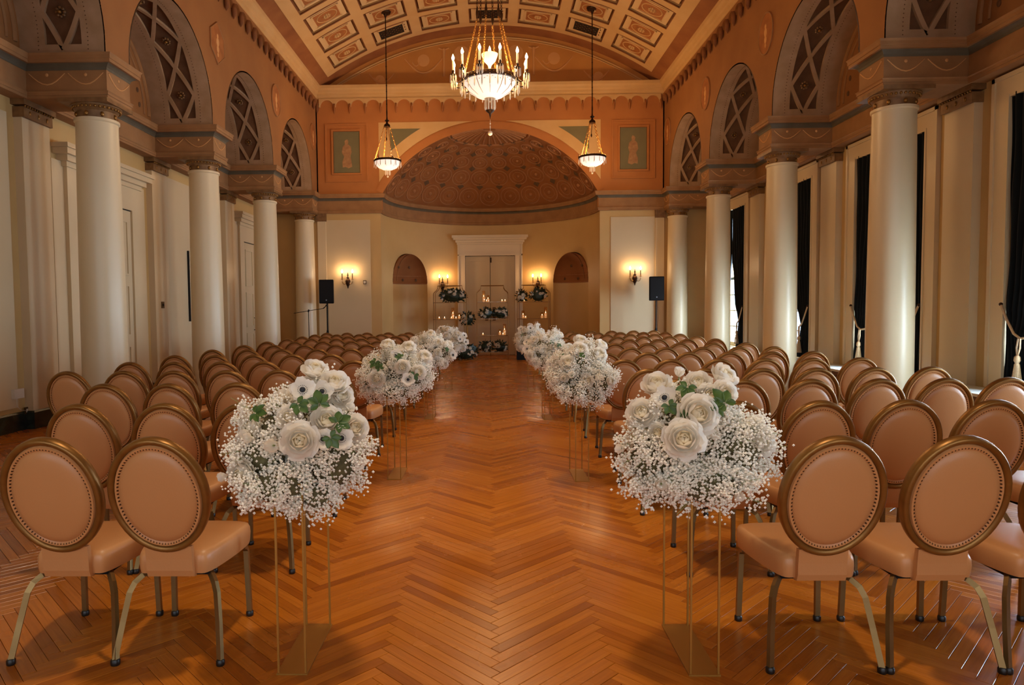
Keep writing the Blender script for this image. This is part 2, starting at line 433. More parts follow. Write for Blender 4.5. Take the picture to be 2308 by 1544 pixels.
# ---- end wall with the arch of the apse
RA, RD, ZD = 3.06, 3.44, 3.05     # apse radius, dome radius and centre height
def arcz(x): return ZD + sqrt(max(0, RD * RD - x * x))
def make_back():
    mb = MB()
    for s in (-1, 1):
        a, b = sorted((s * RA, s * 6.1)); mb.box(a, b, YB, YB + .2, 0, 4.3)
        mb.box(min(s * 4.8, s * 6.1), max(s * 4.8, s * 6.1), YB, YB + .2, 4.3, 8)
    wb = struct(mb.build('wall_back', M['cream']))
    mb = MB(); n = 48
    xs = [-4.9] + [-3.0 + 6.0 * i / n for i in range(n + 1)] + [4.9]
    zs = [4.3] + [max(4.726, arcz(x)) for x in xs[1:-1]] + [4.3]
    xs.insert(1, -3.0); zs.insert(1, 4.3); xs.insert(-1, 3.0); zs.insert(-1, 4.3)
    for i in range(len(xs) - 1):
        if xs[i + 1] - xs[i] < 1e-6: continue
        mb.add([(xs[i], YB, zs[i]), (xs[i + 1], YB, zs[i + 1]), (xs[i + 1], YB, 7.5), (xs[i], YB, 7.5)], [(0, 1, 2, 3)])
    mb.build('upper_wall', M['plaster'], wb)
    # archivolt band round the dome
    mb = MB()
    for r0, r1, d in ((RD, RD + .20, .03),):
        a0 = math.acos(1.676 / RD)
        for i in range(n):
            t0 = -a0 + 2 * a0 * i / n; t1 = -a0 + 2 * a0 * (i + 1) / n
            P = lambda r, t, y: (r * sin(t), y, ZD + r * cos(t))
            mb.add([P(r0, t0, YB - d), P(r1, t0, YB - d), P(r1, t1, YB - d), P(r0, t1, YB - d), P(r0, t0, YB), P(r0, t1, YB), P(r1, t0, YB), P(r1, t1, YB)],
                   [(0, 1, 2, 3), (4, 0, 3, 5), (1, 6, 7, 2)])
    mb.build('archivolt', M['plaster'], wb)
    # raised ivory panels beside the apse
    for s in (-1, 1):
        a, b = sorted((s * 3.36, s * 4.6))
        mb = MB(); frame_rect(mb, a, b, .3, 4.02, YB, .018, .05)
        mb.build('wall_panel', M['panel'], wb)
        mb = MB().box(*sorted((s * 4.60, s * 4.83)), YB - .06, YB, .2, 3.98)
        mb.build('pilaster', M['ivory'], wb)
        MB().box(*sorted((s * 4.58, s * 4.86)), YB - .08, YB, 3.98, 4.2).build('pilaster_capital', M['gildbrown'], wb)
        a, b = sorted((s * RA, s * 6.05))
        MB().box(a, b, YB - .05, YB, 0, .24).build('marble_base', M['marble'], wb)
        # spandrel triangle with blue-green field beside the dome
        tri_panel(wb, s)
    return wb
def frame_rect(mb, x0, x1, z0, z1, y, d, e):
    """raised panel on a wall facing -Y: bevelled edge"""
    v = [(x0, y, z0), (x1, y, z0), (x1, y, z1), (x0, y, z1), (x0, y - d, z0), (x1, y - d, z0), (x1, y - d, z1), (x0, y - d, z1)]
    mb.add(v, [(4, 5, 6, 7), (0, 1, 5, 4), (1, 2, 6, 5), (2, 3, 7, 6), (3, 0, 4, 7)])
def tri_panel(wb, s):
    # outer moulding: vertical at 3.08, top at 6.70, curved side follows the archivolt
    def curve(off, x0, x1, n=14):
        return [(x0 + (x1 - x0) * i / n, ZD + sqrt((RD + off) ** 2 - (x0 + (x1 - x0) * i / n) ** 2)) for i in range(n + 1)]
    def poly(off, xv, zt):
        r = RD + off
        xt = sqrt(max(0.01, r * r - (zt - ZD) ** 2)) if r > zt - ZD else .05
        return [(xv, zt)] + [(xt, zt)] + curve(off, xt, min(xv, r - .01))
    for off, xv, zt, d, m, nm in ((.24, 3.08, 6.70, .016, 'coffer', 'spandrel_frame'), (.52, 2.76, 6.52, .020, 'fresco', 'spandrel_field')):
        p = poly(off, xv, zt)
        mb = MB(); front = [(s * x, YB - d, z) for x, z in p]; back = [(s * x, YB, z) for x, z in p]; k = len(p)
        idx = tuple(range(k))
        mb.add(front + back, [idx if s < 0 else idx[::-1]] + [(i, (i + 1) % k, k + (i + 1) % k, k + i) for i in range(k)])
        mb.build(nm, M[m], wb)
wall_back = make_back()

def make_frescoes():
    for s, nm in ((-1, 'left'), (1, 'right')):
        r = thing('fresco', 'faded fresco of a robed figure in a wide moulded frame, %s of the dome' % nm, 'fresco', (s * 3.98, YB, 5.07))
        mb = MB()
        for a, b, c, d, y in ((-.6, .6, 0, 1.61, .03), (-.42, .42, .2, 1.45, .05)):
            w = .045
            mb.box(a, b, -y, 0, d - w, d).box(a, b, -y, 0, c, c + w).box(a, a + w, -y, 0, c + w, d - w).box(b - w, b, -y, 0, c + w, d - w)
        mb.build('frame', M['plaster'], r)
        MB().box(-.36, .36, -.022, 0, .26, 1.39).build('painted_field', M['fresco'], r)
        mb = MB(); rng = random.Random(5 + s)
        # a standing draped figure in thin relief
        out = [(-.03, 1.16), (.03, 1.18), (.06, 1.12), (.04, 1.05), (.13, .98), (.16, .84), (.12, .72), (.15, .56), (.17, .42), (.05, .38), (-.04, .42), (-.13, .40), (-.14, .55), (-.08, .70), (-.15, .82), (-.12, .97), (-.04, 1.05), (-.06, 1.12)]
        out = [(x * .9 * (s if s > 0 else -1) * -1, z) for x, z in out]
        k = len(out)
        mb.add([(x, -.027, z) for x, z in out] + [(0, -.029, .75)], [(i, (i + 1) % k, k) for i in range(k)])
        mb.build('painted_figure', M['flesh'], r)
make_frescoes()

# ---- apse wall, niches, dome
NPH = radians(55.5); NR = .80; NZ = 2.40
def make_apse():
    mb = MB(); hd = math.asin(NR / RA)
    cuts = sorted(set([0, pi / 2 * 2] + [pi * i / 96 for i in range(97)] + [pi / 2 - NPH - hd, pi / 2 - NPH + hd, pi / 2 + NPH - hd, pi / 2 + NPH + hd]))
    def P(a, z): return (RA * cos(a), YB + RA * sin(a), z)
    def ztop(a):
        for c in (pi / 2 - NPH, pi / 2 + NPH):
            t = RA * sin(a - c)
            if abs(a - c) < hd - 1e-6: return NZ + sqrt(max(0, NR * NR - t * t))
            if abs(abs(a - c) - hd) < 1e-5: return NZ
        return None
    for a, b in zip(cuts[:-1], cuts[1:]):
        m = ztop((a + b) / 2)
        if m is None: mb.add([P(a, 0), P(b, 0), P(b, 4.3), P(a, 4.3)], [(0, 1, 2, 3)], True)
        else:
            za, zb = ztop(a) or NZ, ztop(b) or NZ
            mb.add([P(a, za), P(b, zb), P(b, 4.3), P(a, 4.3)], [(0, 1, 2, 3)], True)
    ap = mb.build('apse_wall', M['cream'], wall_back)
    for s in (-1, 1):
        # niche recess: half cylinder with quarter-sphere head, built in a frame whose -y looks into the apse
        c = Vector((s * RA * sin(NPH), YB + RA * cos(NPH), 0)); rz = -s * NPH
        cy = -(RA - sqrt(RA * RA - NR * NR))   # chord set back
        root = put('niche', None, wall_back, c, (0, 0, rz))
        mb = MB()
        mb.grid(lambda u, v: (NR * cos(pi * (1 - u)), cy + NR * .72 * sin(pi * u), .0 + v * 2.3), 24, 4)
        mb.build('niche_wall', M['cream'], root)
        mb = MB()
        mb.grid(lambda u, v: ((NR - .012) * cos(pi * (1 - u)), cy + (NR * .72 - .012) * sin(pi * u), 2.3 + v * .24), 24, 2)
        def head(u, v):
            a = pi * (1 - u); e = pi / 2 * v
            return ((NR - .012) * cos(a) * cos(e), cy + (NR * .72 - .012) * sin(a) * cos(e), 2.54 - .14 + .0 + (NR - .012) * sin(e) + (.14 if v == 0 else .0))
        mb.grid(head, 24, 12)
        mb.build('niche_head', M['dome'], root)
        # dark painted panels and rosettes of the head
        mb = MB()
        for u in (.2, .4, .6, .8):
            a = pi * (1 - u); x = (NR - .02) * cos(a); y = cy + (NR * .72 - .02) * sin(a)
            mb.ball((x, y, 2.42), .045, 8, 5, (1, .5, 1))
        for u in (.3, .5, .7):
            a = pi * (1 - u); e = .55
            mb.ball(((NR - .02) * cos(a) * cos(e), cy + (NR * .72 - .02) * sin(a) * cos(e), 2.4 + NR * sin(e)), .05, 8, 5, (1, .5, 1))
        mb.build('niche_rosette', M['recess'], root)
        mb = MB()
        for z in (2.3, 2.54):
            mb.tube([((NR - .015) * cos(pi * (1 - i / 20)), cy + (NR * .72 - .015) * sin(pi * i / 20), z) for i in range(21)], .012, 6)
        mb.tube([(0, cy + (NR * .72 - .02) * cos(e), 2.4 + (NR - .02) * sin(e)) for e in [pi / 2 * i / 10 for i in range(11)]], .01, 6)
        mb.build('niche_moulding', M['domering'], root)
    # dome: cap of a sphere over the apse
    mb = MB(); t1 = math.acos(1.676 / RD)
    mb.grid(lambda u, v: (RD * sin(t1 * v) * cos(pi * u), YB + RD * sin(t1 * v) * sin(pi * u), ZD + RD * cos(t1 * v)), 64, 24, flip=True)
    dm = mb.build('dome', M['dome'], wall_back)
    def frame(th, ph):
        nrm = Vector((sin(th) * cos(ph), sin(th) * sin(ph), cos(th)))
        c = Vector((0, YB, ZD)) + nrm * RD
        t = Vector((-sin(ph), cos(ph), 0)); b = nrm.cross(t)
        return c, t, b, nrm
    def ring(mb, th, ph, r, w, h, seg=20):
        c, t, b, nr = frame(th, ph)
        pts = [c + (t * cos(2 * pi * i / seg) + b * sin(2 * pi * i / seg)) * r - nr * (r * r / (2 * RD) + 0) for i in range(seg)]
        mb.tube(pts, [w] * seg, 4, closed=True, flat=.7, up=tuple(nr), smooth=False)
    rows = [(t1 * .885, .30, 13, 0), (t1 * .70, .27, 12, .5), (t1 * .535, .22, 10, 0), (t1 * .40, .165, 9, .5)]
    ringm = {}
    for th, r, n, o in rows:
        for i in range(n):
            ph = pi * (i + .5) / n if o == 0 else pi * (i + (0.5 if n % 2 else 1.0) - .5 + .0) / n
            if ph < .05 or ph > pi - .05: continue
            mb = MB(); ring(mb, th, ph, r, .032, .02); ring(mb, th, ph, r * .62, .018, .02, 16)
            c, t, b, nr = frame(th, ph)
            mb.ball(tuple(c), r * .2, 8, 5)
            mb.build('dome_medallion', M['domering'], wall_back)
            c, t, b, nr = frame(th - t1 * .095, ph + pi / n / 2)
            q = .075 + r * .12
            mb = MB(); v = [c + t * q - nr * .015, c + b * q - nr * .015, c - t * q - nr * .015, c - b * q - nr * .015, c - nr * .03]
            mb.add(v, [(0, 1, 4), (1, 2, 4), (2, 3, 4), (3, 0, 4)])
            if ph + pi / n / 2 < pi - .05: mb.build('dome_diamond', M['domedot'], wall_back)
    # fan of ribs at the crown
    mb = MB(); n = 18
    for i in range(n + 1):
        ph = pi * i / n
        pts = [Vector((0, YB, ZD)) + Vector((sin(t) * cos(ph), sin(t) * sin(ph), cos(t))) * (RD - .005) for t in [t1 * (.05 + .24 * k / 6) for k in range(7)]]
        mb.tube(pts, [.012 + .02 * k / 6 for k in range(7)], 6, up=(0, 0, 1))
    for t in (t1 * .31, t1 * .05):
        mb.tube([Vector((0, YB, ZD)) + Vector((sin(t) * cos(pi * i / 40), sin(t) * sin(pi * i / 40), cos(t))) * (RD - .005) for i in range(41)], .025, 6)
    mb.build('dome_fan', M['domering'], wall_back)
    # black marble base round the apse
    mb = MB(); arc = [(RA * cos(pi * i / 48), YB + RA * sin(pi * i / 48)) for i in range(49)]
    sweep(mb, arc, [(-.01, .2), (.03, .2), (.03, 0)]); mb.build('marble_base', M['marble'], wall_back)
make_apse()

# ---- big apse door (flat, in the middle of the curved wall)
def make_apse_door():
    d = struct(put('door_1', None, None, (0, 22.06, 0)))
    mb = MB()
    for s in (-1, 1):
        a, b = sorted((s * .80, s * 1.04)); mb.box(a, b, -.06, .2, 0, 3.56); mb.box(*sorted((s * .80, s * .84)), -.09, -.06, 0, 3.2)
        mb.box(*sorted((s * 1.0, s * 1.04)), -.09, -.06, 0, 3.56)
    mb.box(-.80, .80, -.06, .2, 3.2, 3.56)
    mb.box(-1.04, 1.04, -.09, -.06, 3.2, 3.24)
    mb.build('casing', M['ivory'], d)
    mb = MB()
    for z0, z1, w, y in ((3.56, 3.62, 1.06, .10), (3.62, 3.70, 1.10, .14), (3.70, 3.76, 1.17, .2), (3.76, 3.84, 1.21, .24)):
        mb.box(-w, w, -y, .2, z0, z1)
    mb.build('cornice_head', M['ivory'], d)
    for s in (-1, 1):
        a, b = sorted((s * .008, s * .795))
        lf = MB().box(a, b, .02, .07, .01, 3.19).build('door_leaf', M['panel'], d)
        for z0, z1 in ((.2, 1.25), (1.4, 3.05)):
            mb = MB(); x0, x1 = a + .11, b - .11
            w = .03
            mb.box(x0, x1, .002, .02, z1 - w, z1).box(x0, x1, .002, .02, z0, z0 + w).box(x0, x0 + w, .002, .02, z0 + w, z1 - w).box(x1 - w, x1, .002, .02, z0 + w, z1 - w)
            mb.build('leaf_moulding', M['panel'], lf)
        mb = MB().box(*sorted((s * .07, s * .17)), .0, .02, 1.12, 1.55); mb.build('push_plate', M['brassplate'], lf)
    MB().box(-.0075, .0075, .045, .06, 0, 3.19).build('door_gap', M['dark'], d)
    MB().box(-.0, .05, -.01, .02, 2.98, 3.14).build('door_closer', M['bronze'], d)
make_apse_door()

# ------------------------------------------------------------------ pilasters, side panels, side doors, window trims
def mirrored(mb, name, m, parent, s): return mb.build(name, m, parent, mx=(s < 0))
def side_trims():
    for s, wall in ((-1, wall_left), (1, wall_right)):
        for y in COLY[:-1]:
            mb = MB().box(5.94, 6.06, y - .272, y + .272, .0, 3.98)
            p = mirrored(mb, 'pilaster', M['ivory'], wall, s)
            mb = MB().box(5.90, 6.06, y - .285, y + .285, 3.98, 4.11).box(5.87, 6.06, y - .32, y + .32, 4.13, 4.2)
            cp = mirrored(mb, 'capital', M['gildbrown'], p, s)
            mb = MB()
            for i in range(13): mb.ball((5.885, y - .28 + .0467 * i, 4.115), .014, 8, 5, (1, .8, 1))
            for i in (-1, 0, 1): mb.ball((5.897, y + .17 * i, 4.045), .022, 8, 5, (.4, .8, 1.4))
            mirrored(mb, 'gilt_bead', M['gold'], p, s)
        # marble skirting between pilasters and along them
        mb = MB()
        path = [(XW, -3.3)]
        for y in COLY[:-1]: path += [(XW, y - .272), (5.94, y - .272), (5.94, y + .272), (XW, y + .272)]
        path.append((XW, YB))
        sweep(mb, path, [(-.01, .235), (.022, .235), (.035, .215), (.035, 0)])
        b = mirrored(mb, 'baseboard_' + ('left' if s < 0 else 'right'), M['marble'], None, s); struct(b)
    # raised wall panels on the left
    for i, y in enumerate(BAYS):
        a, b = y - 1.668 + .272, y + 1.668 - .272
        if i in (0, 1, 3):
            MB().box(-XW, -XW + .028, a + .16, b - .16, .30, 4.0).build('wall_panel', M['panel'], wall_left)
    MB().box(-6.04, -5.985, BAYS[3] - .44, BAYS[3] - .418, 1.30, 2.70).build('panel_slot', M['dark'], wall_left)
side_trims()

def side_door(n, y):
    d = struct(put('door_%d' % n, None, None, (-XW, y, 0)))
    mb = MB()
    mb.box(0, .03, -1.26, 1.26, 0, 3.62)
    for s in (-1, 1): mb.box(.03, .085, *sorted((s * .74, s * 1.0)), 0, 3.55)
    mb.box(.03, .085, -.74, .74, 3.18, 3.55)
    mb.build('casing', M['ivory'], d)
    mb = MB()
    for z0, z1, w, x in ((3.55, 3.62, 1.04, .11), (3.62, 3.70, 1.10, .16), (3.70, 3.78, 1.19, .22), (3.78, 3.84, 1.23, .25)): mb.box(0, x, -w, w, z0, z1)
    mb.build('cornice_head', M['ivory'], d)
    for s in (-1, 1):
        a, b = sorted((s * .006, s * .735))
        lf = MB().box(.03, .055, a, b, .01, 3.17).build('door_leaf', M['panel'], d)
        for z0, z1 in ((.2, .95), (1.1, 1.95), (2.1, 3.0)):
            mb = MB(); y0, y1 = a + .12, b - .12; w = .03
            mb.box(.055, .072, y0, y1, z1 - w, z1).box(.055, .072, y0, y1, z0, z0 + w).box(.055, .072, y0, y0 + w, z0 + w, z1 - w).box(.055, .072, y1 - w, y1, z0 + w, z1 - w)
            mb.build('leaf_moulding', M['panel'], lf)
    MB().box(.03, .057, -.74, .74, 3.165, 3.185).build('door_gap', M['dark'], d)
    mb = MB().tube([(.11, -.09, .95), (.11, -.09, 1.39)], .012, 8)
    for z in (1.02, 1.32): mb.tube([(.05, -.09, z), (.11, -.09, z)], .009, 6)
    mb.build('door_handle', M['blackmetal'], d)
side_door(2, BAYS[2]); side_door(3, BAYS[4])

def make_windows():
    for n, y in enumerate(BAYS):
        w = struct(put('window_%d' % (n + 1), None, None, (XW, y, 0)))
        mb = MB()
        for s in (-1, 1):
            a, b = sorted((s * FH, s * WH)); mb.box(-.045, 0, a, b, .5, 4.17)
            a, b = sorted((s * (WH - .05), s * WH)); mb.box(-.065, -.045, a, b, .5, 4.17)
            a, b = sorted((s * FH, s * (FH + .03))); mb.box(-.058, -.045, a, b, .5, 3.93)
        mb.box(-.045, 0, -FH, FH, WZ1, 4.17); mb.box(-.065, -.045, -WH, WH, 4.12, 4.17)
        mb.build('window_casing', M['ivory'], w)
        mb = MB()
        for s in (-1, 1): mb.box(.16, .22, *sorted((s * (FH - .07), s * FH)), .5, WZ1)
        mb.box(.16, .22, -FH + .07, FH - .07, WZ1 - .07, WZ1).box(.16, .22, -FH + .07, FH - .07, .5, .6).box(.15, .22, -FH + .07, FH - .07, 2.18, 2.25)
        fr = mb.build('sash_frame', M['sash'], w)
        mb = MB()
        for t in (-.28, .28): mb.box(.17, .20, t - .013, t + .013, .6, WZ1 - .07)
        for z in (1.0, 1.4, 1.8, 2.65, 3.05, 3.45): mb.box(.172, .198, -FH + .07, FH - .07, z - .013, z + .013)
        mb.build('glazing_bar', M['sash'], fr)
        MB().box(.183, .188, -FH + .07, FH - .07, .6, WZ1 - .07).build('pane', M['glass'], fr)
    # marble ledge over the radiator covers, along the whole window wall
    l = MB().box(5.425, 5.938, -3.2, YB - .1, .462, .497).build('window_ledge', M['ledge'])
    tag(l, 'long white marble ledge under the tall windows along right wall', 'ledge')
    mb = MB().box(5.47, 5.93, -3.2, YB - .12, .0, .46)
    rc = mb.build('radiator_cover', M['grillewood'])
    tag(rc, 'long brown radiator cover under the white window ledge', 'cover')
    sl = MB().box(5.455, 5.47, -.035, .035, .08, .40).mesh('grille_slat', M['recess'])
    for y in BAYS:
        for i in range(18): put('grille_slat', sl, rc, (0, y - 1.19 + i * .14, 0))
make_windows()

# ------------------------------------------------------------------ entablature with projecting arms
def ent_path(to_apse=True):
    p = [(XF, -3.2)]
    for y in COLY: p += [(XF, y - .278), (XN, y - .278), (XN, y + .278), (XF, y + .278)]
    p = p[:-2]
    q = .04; p += [(XN, YB - q), (RA - q, YB - q)]
    if to_apse: p += [((RA - q) * cos(pi / 2 * i / 24), YB + (RA - q) * sin(pi / 2 * i / 24)) for i in range(0, 25)]
    return p
def make_entablature():
    for s in (-1, 1):
        root = struct(put('trim_%d' % (1 if s < 0 else 2), None, None))
        P = ent_path()
        mb = MB(); sweep(mb, P, [(-.25, 4.2), (0.012, 4.2), (0.012, 4.235), (.022, 4.235), (.022, 4.265), (.035, 4.28), (0, 4.285)])
        for y in COLY: mb.box(XN + .012, XF + .2, y - .27, y + .27, 4.201, 4.7)
        mirrored(mb, 'architrave', M['entab'], root, s)
        mb = MB(); sweep(mb, P, [(0, 4.28), (0, 4.545)]); mirrored(mb, 'frieze', M['entab'], root, s)
        mb = MB(); sweep(mb, P, [(.004, 4.545), (.012, 4.575), (.035, 4.60), (.06, 4.617)]); mirrored(mb, 'cove', M['cove'], root, s)
        mb = MB(); sweep(mb, P, [(.05, 4.617), (.095, 4.617), (.095, 4.655), (.105, 4.66), (.105, 4.70), (.12, 4.726), (-.3, 4.735)]); mirrored(mb, 'cornice', M['entab'], root, s)
        # swags and rosettes on the arms and wall runs
        for k, y in enumerate(COLY):
            mb = MB()
            for x0, x1 in ((4.87, 5.32), (5.36, 5.82)):
                pts = [(x0 + (x1 - x0) * t / 8, y - .283, 4.51 - .14 * sin(pi * t / 8)) for t in range(9)]
                mb.tube(pts, [.005 + .004 * sin(pi * t / 8) for t in range(9)], 6)
                mb.ball(((x0 + x1) / 2, y - .283, 4.49), .022, 8, 5, (1, .4, 1))
            pts = [(4.827, y - .24 + .48 * t / 8, 4.51 - .13 * sin(pi * t / 8)) for t in range(9)]
            mb.tube(pts, .009, 6); mb.ball((4.827, y, 4.49), .02, 8, 5, (.4, 1, 1))
            mirrored(mb, 'festoon', M['ghost'], root, s)
make_entablature()

# ------------------------------------------------------------------ arcade: nave wall, soffits with lattice, lunettes
ARC_R, ARC_Z = 1.39, 4.87
XS0, XS1 = 5.054, 5.643
def soffit_pt(yc, s, x, d):
    """s along the arch from far springing, d inwards from the soffit"""
    v = ARC_Z - 4.726; L = pi * ARC_R
    if s < v: return (x, yc + ARC_R - d, 4.726 + s)
    if s > v + L: return (x, yc - ARC_R + d, ARC_Z - (s - v - L))
    a = (s - v) / ARC_R; r = ARC_R - d
    return (x, yc + r * cos(a), ARC_Z + r * sin(a))
SL = pi * ARC_R + 2 * (ARC_Z - 4.726)
def strip(mb, yc, s0, x0, s1, x1, w, d, n=6, base=0):
    """flat bar on the soffit between two (s,x) points"""
    ds, dx = s1 - s0, x1 - x0; L = sqrt(ds * ds + dx * dx); a, b = -dx / L * w / 2, ds / L * w / 2
    v = []
    for i in range(n + 1):
        t = i / n; s = s0 + ds * t; x = x0 + dx * t
        v += [soffit_pt(yc, s + a, x + b, base), soffit_pt(yc, s + a, x + b, d), soffit_pt(yc, s - a, x - b, d), soffit_pt(yc, s - a, x - b, base)]
    f = []
    for i in range(n):
        o = i * 4
        for j in range(3): f.append((o + j, o + j + 1, o + j + 5, o + j + 4))
    f += [(3, 2, 1, 0), (n * 4, n * 4 + 1, n * 4 + 2, n * 4 + 3)]
    mb.add(v, f)
def make_arcade():
    for s in (-1, 1):
        # nave wall over the columns
        mb = MB(); n = 28; Z1 = 7.5
        for y in COLY:
            y1 = min(y + .278, YB) if y == COLY[-1] else y + .278
            mb.add([(XN, y - .278, 4.72), (XN, y1, 4.72), (XN, y1, Z1), (XN, y - .278, Z1)], [(0, 3, 2, 1)])
        y0 = COLY[0] - .278
        mb.add([(XN, -3.3, 4.72), (XN, y0, 4.72), (XN, y0, Z1), (XN, -3.3, Z1)], [(0, 3, 2, 1)])
        for yc in BAYS:
            for i in range(n):
                a0, a1 = pi - pi * i / n, pi - pi * (i + 1) / n
                p = [(XN, yc + ARC_R * cos(a0), ARC_Z + ARC_R * sin(a0)), (XN, yc + ARC_R * cos(a1), ARC_Z + ARC_R * sin(a1))]
                mb.add([p[0], p[1], (XN, p[1][1], Z1), (XN, p[0][1], Z1)], [(0, 3, 2, 1)])
        aw = struct(mirrored(mb, 'wall_' + ('nave_left' if s < 0 else 'nave_right'), M['ochre'], None, s))
        for bi, yc in enumerate(BAYS):
            # soffit: two smooth margins standing proud of a dark field
            mb = MB(); N = 40; D = .028
            def sheet(x0, x1, d, flip=True):
                mb.grid(lambda u, v: soffit_pt(yc, SL * v, x0 + (x1 - x0) * u, d), 1, N, True, flip)
            sheet(XN, XS0, D); sheet(XS1, XF + .05, D)
            so = mirrored(mb, 'arch_soffit', M['stone'], aw, s)
            mb = MB(); mb.grid(lambda u, v: soffit_pt(yc, SL * v, XS0 + (XS1 - XS0) * u, -.012), 1, N, True, True)
            mirrored(mb, 'soffit_field', M['recess'], so, s)
            if bi == 0: continue
            mb = MB(); m0 = .07; nd = 5; dl = (SL - 2 * m0) / nd; xm = (XS0 + XS1) / 2; w = .062
            strip(mb, yc, m0, XS0 + w / 2, SL - m0, XS0 + w / 2, w, D, 40, -.02); strip(mb, yc, m0, XS1 - w / 2, SL - m0, XS1 - w / 2, w, D, 40, -.02)
            strip(mb, yc, 0, xm, m0, xm, XS1 - XS0, D, 1, -.02); strip(mb, yc, SL - m0, xm, SL, xm, XS1 - XS0, D, 1, -.02)
            strip(mb, yc, m0 + w / 2, XS0, m0 + w / 2, XS1, w, D, 1, -.02); strip(mb, yc, SL - m0 - w / 2, XS0, SL - m0 - w / 2, XS1, w, D, 1, -.02)
            mirrored(mb, 'soffit_frame', M['stone'], so, s)
            xa, xb = XS0 + w, XS1 - w
            for k in range(nd):
                c = m0 + dl * (k + .5); h = dl / 2 - .0
                for (p, q) in (((c - h, xm), (c, xb)), ((c, xb), (c + h, xm)), ((c + h, xm), (c, xa)), ((c, xa), (c - h, xm))):
                    mb = MB(); strip(mb, yc, p[0], p[1], q[0], q[1], .058, D, 6, -.02); mirrored(mb, 'lattice_bar', M['stone'], so, s)
                mb = MB(); cc = Vector(soffit_pt(yc, c, xm, .0)); c2 = Vector(soffit_pt(yc, c, xm, .05)); nr = (c2 - cc).normalized()
                tx = Vector((1, 0, 0)); ty = nr.cross(tx)
                for j in range(8):
                    a = 2 * pi * j / 8; p = cc + (tx * cos(a) + ty * sin(a)) * .05 + nr * .01
                    mb.ball(tuple(p), .02, 6, 4)
                mirrored(mb, 'rosette', M['gildbrown'], so, s)
                mb = MB(); mb.ball(tuple(cc + nr * .03), .026, 8, 6); mirrored(mb, 'gilt_boss', M['gold'], so, s)
            # beaded edges
            mb = MB(); nb = 92
            for xx in (XS0 - .02, XS1 + .02):
                for i in range(nb):
                    p = soffit_pt(yc, .02 + (SL - .04) * i / (nb - 1), xx, D + .002); mb.octa(p, .009)
            stuff(mirrored(mb, 'bead_trim', M['recess'], so, s))
            # lunette on the aisle wall
            mb = MB(); K = 28
            pts = [(XF + .045, yc + (ARC_R + .03) * cos(pi * i / K), ARC_Z + (ARC_R + .03) * sin(pi * i / K)) for i in range(K + 1)]
            mb.add([(XF + .045, yc + ARC_R + .03, 4.7)] + pts + [(XF + .045, yc - ARC_R - .03, 4.7)], [tuple(range(K + 3))])
            lu = mirrored(mb, 'lunette', M['ochre'], aw, s)
            mb = MB()
            for r, w in ((1.27, .03), (1.12, .018)):
                mb.tube([(XF + .04, yc + r * cos(pi * i / 32), ARC_Z + r * sin(pi * i / 32)) for i in range(33)], w, 6)
            mirrored(mb, 'lunette_rib', M['entab'], lu, s)
            mb = MB()
            for i in range(13):
                a = pi * (i + .5) / 13; mb.ball((XF + .04, yc + .98 * cos(a), ARC_Z + .98 * sin(a)), .034, 8, 5, (.4, 1, 1.3))
            mirrored(mb, 'lunette_dot', M['recess'], lu, s)
        # medallions over the columns: ovals, one hexagon on the left
        for k, y in enumerate(COLY[3:]):
            hexa = (k == 0 and s < 0)
            yy = y - (.02, .02, .12)[k]
            seg = 28
            def outl(f): return [(yy + .31 * f * cos(2 * pi * i / seg), 6.24 + .36 * f * sin(2 * pi * i / seg)) for i in range(seg)]
            if hexa:
                def outl(f): return [(yy + a * f, 6.24 + b * f) for a, b in ((.31, .16), (0, .38), (-.31, .16), (-.31, -.16), (0, -.38), (.31, -.16))]
            nm = 'left' if s < 0 else 'right'
            r = thing('wall_medallion', '%s %s plaster medallion above the %s column of the %s arcade' % ('hexagonal' if hexa else 'oval', 'mottled', ['second', 'third', 'farthest'][k], nm), 'medallion', (s * XN, yy, 6.24))
            mb = MB(); o = outl(1); q = outl(.97); K = len(o)
            mb.add([(0, a - yy, b - 6.24) for a, b in o] + [(-.02, a - yy, b - 6.24) for a, b in q], [tuple(range(K, 2 * K))[::-1]] + [(i, (i + 1) % K, K + (i + 1) % K, K + i) for i in range(K)])
            mb.build('field', M['ochre'] if k == 9 else M['relief'], r, mx=(s < 0))
            mb = MB(); mb.tube([(-.02, a - yy, b - 6.24) for a, b in outl(.96)], .012, 6, closed=True)
            mb.build('rim', M['entab'], r, mx=(s < 0))
            mb = MB()
            for dz, rr in ((.12, .035), (.02, .06), (-.1, .05), (-.2, .03)): mb.ball((-.02, .01, dz), rr, 8, 5, (.2, 1, 1.3))
            mb.build('relief_figure', M['ghost'], r, mx=(s < 0))
make_arcade()

